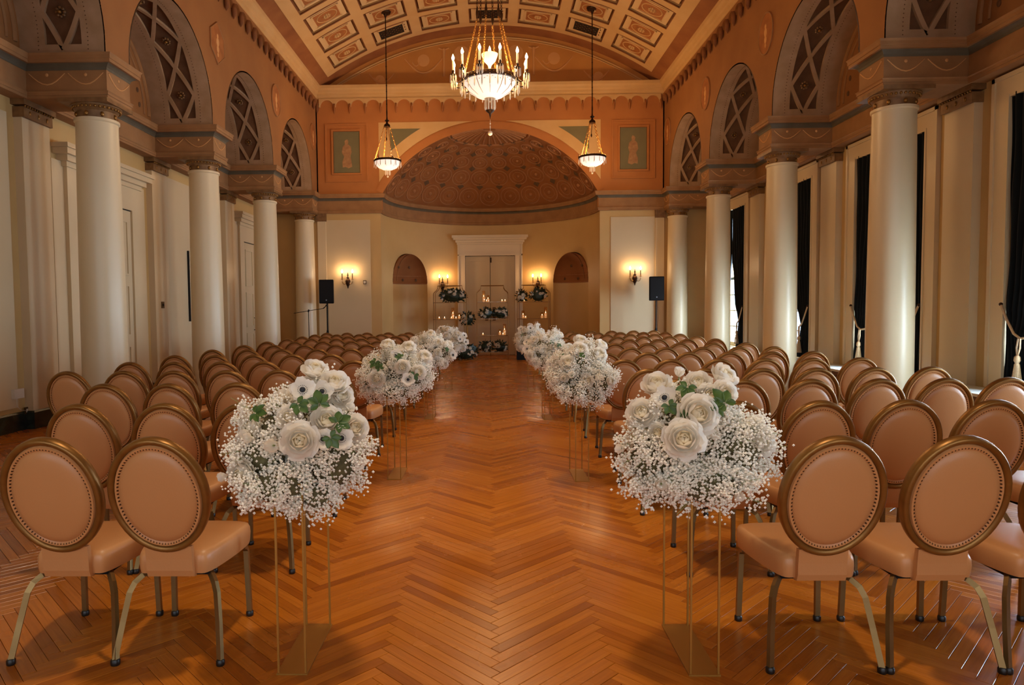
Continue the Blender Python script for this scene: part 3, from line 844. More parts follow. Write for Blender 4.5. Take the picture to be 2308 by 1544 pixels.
# ------------------------------------------------------------------ columns
def make_columns():
    mb = MB(); prof = [(.29, 0), (.295, .05), (.29, .09), (.285, .12), (.285, .16), (.28, .24)]
    mb.box(-.293, .293, -.293, .293, 0, .07).lathe([(r, z + .06) for r, z in prof], 32); base = mb.mesh('base', M['column']); base.set_sharp_from_angle(angle=radians(35))
    mb = MB(); mb.lathe([(.280 - (.030) * (t / 10) ** 1.6, .28 + 3.62 * t / 10) for t in range(11)] + [(.252, 3.935), (.268, 3.95), (.268, 3.981), (.23, 3.983)], 40)
    shaft = mb.mesh('shaft', M['column']); shaft.set_sharp_from_angle(angle=radians(35))
    mb = MB(); mb.lathe([(.235, 3.98), (.238, 4.075), (.25, 4.085), (.27, 4.11), (.30, 4.135), (.30, 4.149)], 32).box(-.315, .315, -.315, .315, 4.149, 4.2)
    cap = mb.mesh('capital', M['gildbrown']); cap.set_sharp_from_angle(angle=radians(35))
    mb = MB()
    for i in range(34):
        a = 2 * pi * i / 34; mb.ball((.279 * cos(a), .279 * sin(a), 4.115), .016, 8, 5, (1, 1, 1.2))
    egg = mb.mesh('egg_moulding', M['gold'])
    mb = MB()
    for i in range(8):
        a = 2 * pi * i / 8; mb.ball((.238 * cos(a), .238 * sin(a), 4.03), .024, 8, 5, (1, 1, 1.4))
    ros = mb.mesh('neck_rosette', M['gold'])
    for s in (-1, 1):
        for k, y in enumerate(COLY):
            nth = ['unseen farther behind', 'unseen just behind', 'nearest', 'second', 'third', 'farthest'][k]
            lab = '%s smooth ivory column of the %s arcade, gilded brown capital' % (nth, 'left' if s < 0 else 'right')
            if k < 2: lab = 'ivory column of the %s arcade, beside the camera, %s' % ('left' if s < 0 else 'right', ['farther back', 'first back'][k])
            r = thing('column', lab, 'column', (s * 5.13, y, 0), 0, 'columns of the two arcades')
            put('base', base, r); put('shaft', shaft, r); c = put('capital', cap, r); put('egg_moulding', egg, c); put('neck_rosette', ros, c)
make_columns()

# ------------------------------------------------------------------ nave cornice with pendant scallops
def make_nave_cornice():
    for s in (-1, 1):
        mb = MB(); path = [(XN, -3.3), (XN, YB), (0, YB)]
        sweep(mb, path, [(0, 7.36), (.03, 7.38), (.03, 7.42), (.055, 7.44), (.06, 7.50), (.10, 7.53), (.115, 7.58), (.16, 7.62), (.17, 7.68), (.17, 7.70), (-.3, 7.72)])
        t = mirrored(mb, 'trim_%d' % (3 if s < 0 else 4), M['coffer'], None, s); struct(t)
        # scallops
        def scallop(w, zt, h, drop, g=1.0):
            mb = MB(); R = w / 2 - .035; K = 10
            zc = zt - .05 - R * .9
            P = [(R * cos(pi * i / K), zc + R * .95 * sin(pi * i / K)) for i in range(K + 1)]
            v = []; D = .045
            for (a, b) in P: v += [(a, -D, b), (a, -D, zt), (a, 0, b)]
            f = []
            for i in range(K): o = i * 3; f += [(o, o + 1, o + 4, o + 3), (o + 2, o, o + 3, o + 5)]
            mb.add(v, f)
            for q in (-1, 1):
                a, b = sorted((q * R, q * w / 2)); mb.box(a, b, -D, 0, zc - .02, zt)
            mb.k = 1; mb.tube([(w / 2, -.045, zc + .06), (w / 2, -.05, zc - .06), (w / 2, -.045, zc - .15), (w / 2, -.04, zc - .21)], [.045 * g, .05 * g, .035 * g, .006], 8)
            return mb
        sm = scallop(.365, 7.37, .3, .1).mesh('scallop', [M['ochre'], M['groove']])  # dark drops carry the shade of the arch recesses in their colour
        n = 0; y = YB - .2
        while y > -3:
            put('scallop', sm, t, (s * XN, y, 0), (0, 0, radians(-90 if s > 0 else 90))); y -= .365
        sb = scallop(.43, 7.37, .3, .1, .6).mesh('scallop', [M['coffer'], M['relief']])
        for i in range(11): put('scallop', sb, t, (s * (.215 + .43 * i), YB, 0))
make_nave_cornice()

# ------------------------------------------------------------------ vault with coffers
RV, ZV = 8.032, 1.138
def make_vault():
    Y0, Y1 = -3.4, YB + .26
    A = math.asin(4.72 / RV)
    def V(th, y, d=0): return ((RV + d) * sin(th), y, ZV + (RV + d) * cos(th))
    g = lambda a: radians(a)
    pitch, hw = g(9.2), g(3.6)
    rows = [18.27 - 1.12 * i for i in range(19)]; hl = .43
    mb = MB()
    mb.grid(lambda u, v: V(-A + 2 * A * u, Y0 + (Y1 - Y0) * v, .10), 48, 1, True, True)
    ce = struct(mb.build('ceiling', M['groove']))
    mb = MB()
    def patch(a0, a1, y0, y1, n):
        mb.grid(lambda u, v: V(a0 + (a1 - a0) * u, y0 + (y1 - y0) * v, 0), n, 1, True, True)
    cs = [pitch * k for k in range(-3, 4)]
    edges = [-g(33.2)] + [e for c in cs for e in (c - hw, c + hw)] + [g(33.2)]
    for i in range(0, len(edges), 2): patch(edges[i], edges[i + 1], Y0, rows[0] + hl, 3)
    # cross ribs
    ye = [rows[0] + hl] + [e for r in rows for e in (r + hl, r - hl)][1:] + [Y0]
    for c in cs:
        for i in range(len(rows) - 1):
            a, b = rows[i + 1] + hl, rows[i] - hl
            patch(c - hw, c + hw, a, b, 3)
        patch(c - hw, c + hw, Y0, rows[-1] - hl, 3)
    patch(-g(33.2), g(33.2), rows[0] + hl, rows[0] + hl + .22, 32)
    # reveal faces of the coffers
    for c in cs:
        for r in rows:
            p = [(c - hw, r - hl), (c + hw, r - hl), (c + hw, r + hl), (c - hw, r + hl)]
            v = [V(a, y, 0) for a, y in p] + [V(a, y, .11) for a, y in p]
            mb.add(v, [(i, i + 4, (i + 1) % 4 + 4, (i + 1) % 4) for i in range(4)])
    mb.build('ceiling_ribs', M['coffer'], ce)
    mb = MB()
    for q in (-1, 1):
        mb.grid(lambda u, v: V(q * (g(33.2) + (A - g(33.2)) * u), Y0 + (Y1 - Y0) * v, .015), 3, 1, True, q > 0)
        mb.box(*sorted((q * 4.40, q * 4.385)), Y0, YB, 7.78, 7.80) if False else None
    mb.grid(lambda u, v: V(-A + 2 * A * u, rows[0] + hl + .22 + (Y1 - rows[0] - hl - .22) * v, .012), 40, 1, True, True)
    mb.build('ceiling_cove', M['covebrown'], ce)
    # coffers, built flat at the crown and turned round the vault axis
    Z0 = RV
    def at0(mb2, x0, x1, y0, y1, d0, d1):
        z0, z1 = Z0 + d0, Z0 + d1
        mb2.add([(x0, y0, z0), (x1, y0, z0), (x1, y1, z0), (x0, y1, z0), (x0, y0, z1), (x1, y0, z1), (x1, y1, z1), (x0, y1, z1)],
                [(0, 1, 2, 3)[::-1], (0, 1, 5, 4), (1, 2, 6, 5), (2, 3, 7, 6), (3, 0, 4, 7)])
    X = RV * sin(hw)
    mb = MB(); at0(mb, -X + .055, X - .055, -hl + .055, hl - .055, .03, .1); field = mb.mesh('coffer', M['cofferfield'])
    mb = MB(); x, y = X - .15, hl - .13
    for a, b, c, d in ((-x, x, y - .03, y), (-x, x, -y, -y + .03), (-x, -x + .03, -y, y), (x - .03, x, -y, y)): at0(mb, a, b, c, d, .012, .04)
    inner = mb.mesh('inner_moulding', M['cofferfield'])
    mb = MB(); at0(mb, -x + .05, x - .05, -y + .05, y - .05, .024, .05)
    pan = mb.mesh('relief_panel', M['relief'])
    mb = MB()
    mb.tube([((x - .1) * cos(2 * pi * i / 24), (y - .09) * sin(2 * pi * i / 24), Z0 + .024) for i in range(24)], .014, 6, closed=True)
    for i in range(8):
        a = 2 * pi * i / 8; mb.ball((.07 * cos(a), .07 * sin(a), Z0 + .024), .03, 6, 4)
    mb.ball((0, 0, Z0 + .015), .035, 8, 6)
    ros = mb.mesh('relief_rosette', M['coffer'])
    mb = MB(); at0(mb, -x + .03, x - .03, -y + .06, y - .06, .016, .05)
    vent = mb.mesh('vent_grille', M['grille'])
    mb = MB()
    for i in range(12): 
        for j in range(5):
            if (i + j) % 2: mb.box(-x + .07 + i * .058, -x + .10 + i * .058, -y + .1 + j * .075, -y + .14 + j * .075, Z0 + .01, Z0 + .016)
    vg = mb.mesh('vent_fretwork', M['recess'])
    mb = MB()
    for q in (-1, 1):
        mb.tube([(-X, q * hl, Z0), (X, q * hl, Z0)], .02, 6); mb.tube([(q * X, -hl, Z0), (q * X, hl, Z0)], .02, 6)
    egg = mb.mesh('coffer_moulding', M['groove'])
    for ri, r in enumerate(rows):
        if r < -2.8: continue
        for k in range(-3, 4):
            o = put('coffer', field, ce, (0, r, ZV), (0, pitch * k, 0))
            put('inner_moulding', inner, o); put('coffer_moulding', egg, o)
            if ri == 0 and k in (-2, 0, 2): put('vent_fretwork', vg, o); put('vent_grille', vent, o)
            else: put('relief_panel', pan, o); put('relief_rosette', ros, o)
    for x, y, z in FILL_SPOTS:
        mb = MB(); mb.lathe([(.09, 9.10 - z), (.09, 0), (.13, -.02), (.14, .0), (.14, 9.10 - z)], 20, cap=False)
        mb.build('fill_spot_ring', M['bronze'], ce, (x, y, z))  # bronze ring added round each unseen fill spot
    # lunette wall at the end of the vault
    mb = MB(); K = 48; YL = YB + .2
    pts = [V(-A + 2 * A * i / K, YL, .05) for i in range(K + 1)]
    mb.add([(-4.75, YL, 7.5)] + pts + [(4.75, YL, 7.5)], [tuple(range(K + 3))[::-1]])
    wl = mb.build('lunette_wall', M['lunette'], wall_back)
    mb = MB()
    for rr, w in ((-.12, .02), (-.17, .012)): mb.tube([V(-A * .97 + 2 * A * .97 * i / K, YL - .01, rr) for i in range(K + 1)], w, 6)
    mb.build('lunette_moulding', M['coffer'], wl)
    # faded festoons, discs and pendants in very low relief
    for px, z, r in ((-3.05, 7.93, .14), (3.05, 7.93, .14), (-1.82, 8.45, .17), (1.82, 8.45, .17), (-.75, 8.62, .22), (.75, 8.62, .22)):
        mb = MB(); mb.ball((px, YL, z), r, 16, 6, (1, .03, 1)); mb.build('painted_disc', M['ghost'], wl)
    for cx, w, z in ((-1.82, 1.05, 8.5), (1.82, 1.05, 8.5), (-3.0, .7, 8.1), (3.0, .7, 8.1)):
        mb = MB(); mb.tube([(cx - w / 2 + w * i / 14, YL - .002, z - .38 * (w) * sin(pi * i / 14)) for i in range(15)], [.012 + .018 * sin(pi * i / 14) for i in range(15)], 6, flat=1)
        mb.tube([(cx - w * .3 + w * .2 * i / 8, YL - .002, z - .1 - .1 * sin(pi * i / 8)) for i in range(9)], .014, 6)
        mb.build('painted_festoon', M['ghost'], wl)
    for cx in (-1.25, 1.25):
        mb = MB(); mb.tube([(cx, YL - .002, 8.75), (cx, YL - .002, 8.35), (cx, YL - .002, 8.0)], [.05, .025, .04], 6)
        mb.tube([(cx - .14, YL - .002, 8.78), (cx, YL - .002, 8.72), (cx + .14, YL - .002, 8.78)], .02, 6)
        mb.build('painted_pendant', M['ghost'], wl)
make_vault()

# ================================================================== furniture
# ------------------------------------------------------------------ banquet chair
def make_chair():
    r = thing('banquet_chair', '', 'chair')
    # seat cushion: trapezoid with rounded edge
    def outline(t):
        k = [(-.165, -.10), (-.10, -.115), (.10, -.115), (.165, -.10), (.20, .02), (.222, .18), (.218, .29), (.17, .33), (0, .342), (-.17, .33), (-.218, .29), (-.222, .18), (-.20, .02)]
        return k
    base = outline(0); pts = []
    n = len(base)
    for i in range(n):     # Catmull-Rom smoothing
        p0, p1, p2, p3 = [Vector(base[(i + j - 1) % n]) for j in range(4)]
        for t in (0, .25, .5, .75):
            pts.append(.5 * ((2 * p1) + (p2 - p0) * t + (2 * p0 - 5 * p1 + 4 * p2 - p3) * t * t + (3 * p1 - p0 - 3 * p2 + p3) * t ** 3))
    K = len(pts); mb = MB(); cy = .11
    layers = [(.90, .362), (.985, .368), (1.0, .385), (1.01, .415), (1.0, .44), (.965, .457), (.88, .466), (.6, .472), (.3, .474)]
    v = [(p.x * f, cy + (p.y - cy) * f, z) for f, z in layers for p in pts]
    v = [(x * .90, y - .055, z) for x, y, z in v]
    f = [(j * K + i, j * K + (i + 1) % K, (j + 1) * K + (i + 1) % K, (j + 1) * K + i) for j in range(len(layers) - 1) for i in range(K)]
    f.append(tuple(range(K))[::-1]); v.append((0, cy - .055, .4745)); c = len(v) - 1
    f += [((len(layers) - 1) * K + i, (len(layers) - 1) * K + (i + 1) % K, c) for i in range(K)]
    mb.add(v, f, True); mb.build('seat', M['chairfab'], r)
    # back: oval tilted backwards
    hw, hh, tilt = .212, .267, radians(14.6)
    B = Matrix.Translation((0, -.262, .735)) @ Matrix.Rotation(tilt, 4, 'X')   # oval plane = local XZ
    def ell(a, rx, rz, y): return (rx * cos(a), y, rz * sin(a))
    N = 48
    mb = MB(); prof = [(-.004, -.017), (-.009, -.022), (-.017, -.023), (-.025, -.020), (-.031, -.013), (-.032, .0), (-.031, .013), (-.025, .020), (-.017, .023), (-.009, .022), (-.004, .017), (-.002, 0)]
    P = len(prof); v = []
    for i in range(N):
        a = 2 * pi * i / N
        for d, y in prof: v.append(ell(a, hw + d, hh + d, y))
    mb.add(v, [(i * P + j, i * P + (j + 1) % P, ((i + 1) % N) * P + (j + 1) % P, ((i + 1) % N) * P + j) for i in range(N) for j in range(P)], True)
    mb.xf(B); bf = mb.build('back_frame', M['chairgold'], r, sharp=False)
    mb = MB()
    for sd in (-1, 1):
        w = .039
        layers = [(0, .010), (.004, .019), (.012, .019), (.018, .014), (.022, .020), (.045, .028), (.09, .033), (.15, .036)]
        v = [ell(2 * pi * i / N, hw - .032 - d, (hh - .032) - d * hh / hw, sd * y) for d, y in layers for i in range(N)]
        L = len(layers); f = [(j * N + i, j * N + (i + 1) % N, (j + 1) * N + (i + 1) % N, (j + 1) * N + i) for j in range(L - 1) for i in range(N)]
        v.append((0, sd * .037, 0)); c = len(v) - 1; f += [((L - 1) * N + i, (L - 1) * N + (i + 1) % N, c) for i in range(N)]
        if sd > 0: f = [t[::-1] for t in f]
        mb.add(v, f, True)
    mb.xf(B); mb.build('back_cushion', M['chairfab'], r)
    for sd in (-1, 1):
        mb = MB(); nb = 84
        for i in range(nb):
            a = 2 * pi * i / nb; x, y, z = ell(a, hw - .046, hh - .046, sd * .015)
            q = .0068; u = sd * .0075
            mb.add([(x - q, y, z), (x, y, z - q), (x + q, y, z), (x, y, z + q), (x, y + u, z)], [(0, 1, 4), (1, 2, 4), (2, 3, 4), (3, 0, 4)])
        mb.xf(B); mb.build('nailhead_trim', M['nail'], bf)
    # strap joining back and seat
    mb = MB(); w = .10
    sec = [(-.16, .355), (-.185, .362), (-.196, .39), (-.198, .44), (-.205, .50), (-.18, .50), (-.172, .44), (-.155, .362)]
    v = [(x, a, b) for x in (-w, w) for a, b in sec]; k = len(sec)
    mb.add(v, [tuple(range(k)), tuple(range(k, 2 * k))[::-1]] + [(i, (i + 1) % k, k + (i + 1) % k, k + i)[::-1] for i in range(k)])
    mb.build('back_strap', M['chairfab'], r)
    # under-seat frame
    mb = MB().box(-.14, .14, -.12, .20, .345, .366); mb.build('seat_frame', M['black'], r)
    # legs
    for q in (-1, 1):
        mb = MB()
        p = [(q * .095, -.01, .352), (q * .125, -.085, .352), (q * .153, -.125, .345), (q * .176, -.152, .322), (q * .191, -.169, .285), (q * .208, -.198, .17), (q * .226, -.238, .022)]
        mb.tube(p, [.0165] * len(p), 4, up=(q * -.3, 1, .2), flat=.8)
        lg = mb.build('leg', M['leg'], r)
        mb = MB(); mb.lathe([(.016, .0), (.018, .004), (.018, .02), (.014, .026)], 12, (q * .2265, -.239, 0)); gl = mb.build('foot_glide', M['glide'], lg)
        mb = MB(); p = [(q * .18, .18, .36), (q * .18, .205, .35), (q * .18, .222, .33), (q * .186, .232, .022)]
        mb.tube(p, [.0165] * len(p), 4, up=(1, 0, 0), flat=.8); lg = mb.build('leg', M['leg'], r)
        mb = MB(); mb.lathe([(.016, .0), (.018, .004), (.018, .02), (.014, .026)], 12, (q * .186, .232, 0)); mb.build('foot_glide', M['glide'], lg)
    return r
def copy_chair(src, glides):
    c = src.copy(); C.objects.link(c)
    for ch in list(src.children):
        k = ch.copy(); C.objects.link(k); k.parent = c
        for g in list(ch.children):
            if 'glide' in g.name and not glides: continue
            h = g.copy(); C.objects.link(h); h.parent = k
    return c
ORD = ['first', 'second', 'third', 'fourth', 'fifth', 'sixth', 'seventh', 'eighth', 'ninth', 'tenth', 'eleventh', 'twelfth', 'thirteenth']
def place_chairs():
    proto = make_chair(); first = True
    TL = [2.85, 3.92, 5.04, 6.14, 7.22, 8.30, 9.46, 10.62, 11.8, 12.9, 13.95, 15.05, 16.15]
    TR = [2.80, 3.88, 5.05, 5.99, 7.11, 8.18, 9.22, 10.31, 11.65, 12.74, 13.88, 15.0, 16.05]
    CL = [2, 3, 4] + [6] * 10; CR = [4, 5] + [6] * 11
    rng = random.Random(11)
    for side, T, CN, x0, dx in (('left', TL, CL, -1.395, -.459), ('right', TR, CR, 1.285, .463)):
        for k, ty in enumerate(T):
            for j in range(CN[k]):
                if first: c = proto; first = False
                else: c = copy_chair(proto, k < 6)
                jx, jy = rng.uniform(-.012, .012), rng.uniform(-.02, .02)
                if k == 0: jx = jy = 0
                x = x0 + dx * j + jx
                if k == 0: x = ([-1.413, -1.862] if side == 'left' else [1.331, 1.815, 2.29, 2.77])[j]
                c.location = (x, ty * .943 + .355 + jy, 0)
                c.rotation_euler = (0, 0, rng.uniform(-.03, .03) if k else 0)
                c['label'] = 'tan oval-backed chair %s of the aisle, %s row from camera, %s seat from aisle' % (side, ORD[k], ORD[j])
                c['group'] = 'banquet chairs %s of the aisle' % side
place_chairs()

# ------------------------------------------------------------------ flowers
def rose_mesh(seed, R=.042):
    rng = random.Random(seed); mb = MB()
    def petal(a, r0, phe, w, flare, ph0=.35):
        wob = rng.uniform(-.12, .12); lean = rng.uniform(-.05, .09)
        def fn(u, v):
            s = (u - .5) * 2; sh = sin(pi * (.16 + .72 * v)) ** .6
            az = a + s * w * sh; ph = ph0 + (phe + lean - ph0) * v - .16 * s * s * v
            r = r0 * (1 + flare * v ** 3 + .03 * s * s + wob * .25 * s * v + .02 * sin(5 * s + a * 3) * v)
            return (r * sin(ph) * cos(az), r * sin(ph) * sin(az), -r * cos(ph))
        mb.grid(fn, 5, 5, True)
    k = 0
    for r0, phe, n, w, fl in ((.22, 2.95, 3, 1.3, 0), (.36, 2.72, 4, 1.1, .02), (.52, 2.45, 5, .92, .05), (.70, 2.18, 5, .88, .10), (.86, 1.95, 6, .78, .18), (1.0, 1.72, 6, .74, .28), (1.08, 1.45, 6, .66, .38)):
        mb.k = 1 if k < 3 else 0
        for i in range(n): petal(2 * pi * i / n + k * .55 + rng.uniform(-.12, .12), R * r0, phe, w, fl)
        k += 1
    mb.k = 2; mb.tube([(0, 0, -R * .9), (0, .004, -R * 1.4), (0, .008, -R * 2)], .003, 5)
    return mb.mesh('rose', [M['petal'], M['petalin'], M['stem']])
def anemone_mesh(seed, R=.05):
    rng = random.Random(seed); mb = MB()
    for layer in (0, 1):
        for i in range(5 + layer):
            a = i * 2 * pi / (5 + layer) + layer * .5; ca, sa = cos(a), sin(a); L = R * (1.0 if layer == 0 else .82)
            def fn(u, v):
                s = (u - .5) * 2; w = R * .52 * sin(pi * (.08 + .80 * v)) ** .8; x = s * w
                r = .006 + L * v; z = .004 * layer + .018 * v * v + .004 * s * s * v
                return (r * ca - x * sa, r * sa + x * ca, z)
            mb.grid(fn, 3, 4, True)
    mb.k = 1; mb.ball((0, 0, .012), .0125, 10, 6, (1, 1, .7))
    for i in range(16):
        a = 2 * pi * i / 16; mb.octa((.019 * cos(a), .019 * sin(a), .012), .0022)
    mb.k = 2; mb.tube([(0, 0, 0), (0, .004, -.05), (0, .008, -.10)], .003, 5)
    return mb.mesh('anemone', [M['petal'], M['anem'], M['stem']])
def bud_mesh(seed, R=.034):
    mb = MB(); rng = random.Random(seed)
    for i in range(7):
        a = i * .9; ca, sa = cos(a), sin(a)
        def fn(u, v):
            s = (u - .5) * 2; w = R * .55 * sin(pi * (.12 + .72 * v)); x = s * w; r = .004 + R * .9 * sin(v * 1.5) * (.45 + .1 * (i % 3)); z = R * 1.25 * v - .01
            return (r * ca - x * sa, r * sa + x * ca, z)
        mb.grid(fn, 3, 3, True)
    mb.k = 1; mb.tube([(0, 0, 0), (0, .003, -.05)], .003, 5)
    return mb.mesh('white_blossom', [M['petal'], M['stem']])
def leaf_mesh(m):
    mb = MB()
    for a, L, w in ((0, .055, .018), (.9, .045, .016), (-.9, .045, .016), (2.0, .035, .013), (-2.0, .035, .013)):
        ca, sa = cos(a), sin(a)
        def fn(u, v):
            s = (u - .5) * 2; ww = w * sin(pi * (.05 + .93 * v)); x = s * ww; r = .004 + L * v; z = .012 * v - .01 * v * v * 1.6 + .006 * s * s
            return (r * ca - x * sa, r * sa + x * ca, z)
        mb.grid(fn, 2, 4, True)
    mb.tube([(0, 0, 0), (0, 0, -.05)], .002, 4)
    return mb.mesh('leaf_sprig', [m])
FL = {'r': [rose_mesh(i) for i in (1, 2, 3)], 'a': [anemone_mesh(1), anemone_mesh(4)], 'b': [bud_mesh(1)], 'l': [leaf_mesh(M['leaf'])], 'd': [leaf_mesh(M['darkleaf'])]}
NM = {'r': 'rose', 'a': 'anemone', 'b': 'white_blossom', 'l': 'leaf_sprig', 'd': 'leaf_sprig'}
def cloud(seed, lobes, n_clump, per, fr):
    """baby's breath: many tiny florets gathered in clumps over the lobes"""
    rng = random.Random(seed); mb = MB(); st = MB()
    for c, rad in lobes:
        k = max(3, int(n_clump * (rad[0] * rad[2]) / .05 * .62))
        for i in range(k):
            while True:
                d = Vector((rng.gauss(0, 1), rng.gauss(0, 1), rng.gauss(0, 1))).normalized()
                if d.z > -.95: break
            f = rng.uniform(.62, 1.06)
            p = Vector((c[0] + d.x * rad[0] * f, c[1] + d.y * rad[1] * f, c[2] + d.z * rad[2] * f))
            cr = rng.uniform(.026, .055)
            for j in range(per):
                e = Vector((rng.gauss(0, 1), rng.gauss(0, 1), rng.gauss(0, 1))) * cr * .55
                mb.octa(tuple(p + e), rng.uniform(*fr))
            for j in range(3):
                e = Vector((rng.gauss(0, 1), rng.gauss(0, 1), rng.gauss(0, 1))) * cr * .5
                st.tube([Vector(c) + (p - Vector(c)) * .7, p + e], .0011, 3, smooth=False)
    return mb.mesh('babys_breath', [M['gyps']]), st.mesh('fine_stems', [M['stem']])
def core_mesh(seed, lobes):
    mb = MB(); rng = random.Random(seed)
    for c, rad in lobes:
        o = len(mb.v)
        mb.ball(c, 1, 14, 10, (rad[0] * .60, rad[1] * .60, rad[2] * .60))
        for i in range(o, len(mb.v)):
            x, y, z = mb.v[i]; k = rng.uniform(.84, 1.08); mb.v[i] = (c[0] + (x - c[0]) * k, c[1] + (y - c[1]) * k, c[2] + (z - c[2]) * k)
    return mb.mesh('dark_core', [M['depth_core']])  # dark lumps standing in for the shaded depths of the bouquet
LB1 = [((-.03, -.02, .16), (.25, .21, .20)), ((.16, -.10, .06), (.17, .16, .17)), ((-.14, -.08, .08), (.15, .15, .13)), ((.06, .05, .26), (.15, .14, .14)), ((.10, -.16, -.07), (.10, .08, .08)), ((-.06, -.10, -.03), (.12, .10, .09)), ((-.04, -.20, -.02), (.17, .09, .11))]
LB2 = [((.0, -.02, .16), (.28, .21, .20)), ((-.20, -.10, .07), (.14, .14, .15)), ((.16, -.08, .10), (.17, .16, .17)), ((-.02, -.12, -.02), (.20, .12, .08)), ((-.17, -.12, -.06), (.09, .08, .08)), ((.02, .04, .24), (.18, .14, .12)), ((.02, -.20, -.03), (.19, .09, .10))]
CLOUDS = [cloud(1, LB1, 140, 70, (.0046, .0072)) + (core_mesh(1, LB1),), cloud(2, LB2, 140, 70, (.0046, .0072)) + (core_mesh(2, LB2),)]
def orient(o, d, roll=0):
    q = Vector(d).to_track_quat('Z', 'Y'); o.rotation_mode = 'QUATERNION'; o.rotation_quaternion = q @ Matrix.Rotation(roll, 4, 'Z').to_quaternion()
def arrangement(loc, label, group, cl, flowers, greens, seed, rz=0, scale=1.0):
    r = thing('flower_arrangement', label, 'flowers', loc, rz, group); rng = random.Random(seed)
    stuff(put('babys_breath', CLOUDS[cl][0], r)); stuff(put('fine_stems', CLOUDS[cl][1], r)); put('dark_core', CLOUDS[cl][2], r)
    lb = LB1 if cl == 0 else LB2; ex = []
    for _ in range(9):
        c, rad = rng.choice(lb[:4]); d = Vector((rng.gauss(0, 1), -abs(rng.gauss(.2, 1)), rng.gauss(.5, 1))).normalized()
        ex.append((c[0] + d.x * rad[0], c[1] + d.y * rad[1], c[2] + d.z * rad[2], rng.choice('bbr'), rng.uniform(.7, 1.0)))
    for x, y, z, t, sc in flowers + greens + ex:
        o = put(NM[t], rng.choice(FL[t]), r, (x, y, z))
        d = Vector((x, y - .15, (z - .12) * .9)).normalized() + Vector((0, -.35, .25)) + Vector((rng.uniform(-.3, .3), rng.uniform(-.2, .2), rng.uniform(-.2, .25)))
        orient(o, d, rng.uniform(0, 6)); o.scale = (sc * scale,) * 3
    return r
def rand_flowers(seed, lb, n, na, nb):
    rng = random.Random(seed); out = []; tries = 0
    kinds = ['r'] * n + ['a'] * na + ['b'] * nb
    for t in kinds:
        best = None
        for _ in range(12):
            c, rad = rng.choice(lb[:4])
            d = Vector((rng.gauss(0, 1), -abs(rng.gauss(.3, 1)), rng.gauss(.5, 1))).normalized()
            p = Vector(c) + Vector((d.x * rad[0], d.y * rad[1], d.z * rad[2])) * 1.05
            m = min([(p - Vector(q[:3])).length for q in out] + [9])
            if best is None or m > best[0]: best = (m, p)
        p = best[1]; out.append((p.x, p.y, p.z, t, rng.uniform(.95, 1.25)))
    gr = []
    for _ in range(4):
        c, rad = rng.choice(lb[:4]); d = Vector((rng.gauss(0, 1), -abs(rng.gauss(.3, 1)), rng.gauss(.3, 1))).normalized()
        p = Vector(c) + Vector((d.x * rad[0], d.y * rad[1], d.z * rad[2])) * 1.02; gr.append((p.x, p.y, p.z, 'l', rng.uniform(.8, 1.1)))
    return out, gr
F_L1 = [(0.066, 0.0, 0.449, 'r', 1.05), (0.162, -0.05, 0.396, 'r', 1.1), (0.049, -0.15, 0.368, 'a', 1), (0.116, -0.1, 0.354, 'a', 0.9), (0.193, -0.05, 0.334, 'r', 0.9), (-0.2, -0.1, 0.203, 'r', 1.15), (0.003, -0.2, 0.266, 'r', 0.95), (0.083, -0.33, 0.194, 'r', 1.3), (0.159, -0.2, 0.256, 'r', 1.15), (0.227, -0.25, 0.187, 'a', 0.9), (0.158, -0.27, 0.187, 'a', 0.8), (0.268, -0.15, 0.214, 'r', 1.05), (-0.202, -0.2, 0.029, 'r', 1.15), (-0.242, 0.0, 0.27, 'b', 1), (-0.046, -0.25, 0.159, 'b', 1.2), (0.223, -0.05, 0.275, 'b', 0.9), (-0.059, -0.05, 0.328, 'b', 1.1), (0.044, 0.0, 0.38, 'r', 0.9), (-0.265, -0.2, 0.02, 'b', 0.8)]
G_L1 = [(-0.147, -0.15, 0.275, 'l', 1), (0.046, -0.2, 0.318, 'l', 1), (0.131, -0.2, 0.318, 'l', 1.1), (0.215, -0.25, 0.247, 'l', 1.1), (0.198, -0.3, 0.2, 'l', 0.9), (-0.089, -0.05, 0.309, 'l', 0.7)]
F_R1 = [(-0.151, -0.03, 0.379, 'r', 1.15), (0.007, -0.08, 0.387, 'r', 1.05), (0.142, -0.03, 0.411, 'r', 1.1), (0.043, -0.13, 0.34, 'r', 0.9), (0.106, -0.13, 0.35, 'r', 0.95), (-0.038, -0.25, 0.279, 'r', 1.45), (-0.115, -0.31, 0.192, 'r', 1.4), (-0.24, -0.13, 0.27, 'r', 1.1), (-0.143, -0.13, 0.323, 'a', 0.95), (0.229, -0.08, 0.21, 'b', 1), (0.257, -0.13, 0.15, 'r', 1.2), (0.121, -0.23, -0.05, 'b', 0.8), (-0.044, 0.02, 0.408, 'b', 0.9), (-0.262, -0.08, 0.205, 'b', 0.8)]
G_R1 = [(-0.058, -0.15, 0.37, 'l', 1), (0.072, -0.21, 0.313, 'l', 1.25), (0.037, -0.23, 0.291, 'l', 0.9), (-0.141, -0.18, 0.302, 'l', 0.8), (-0.102, -0.23, 0.265, 'l', 0.6)]
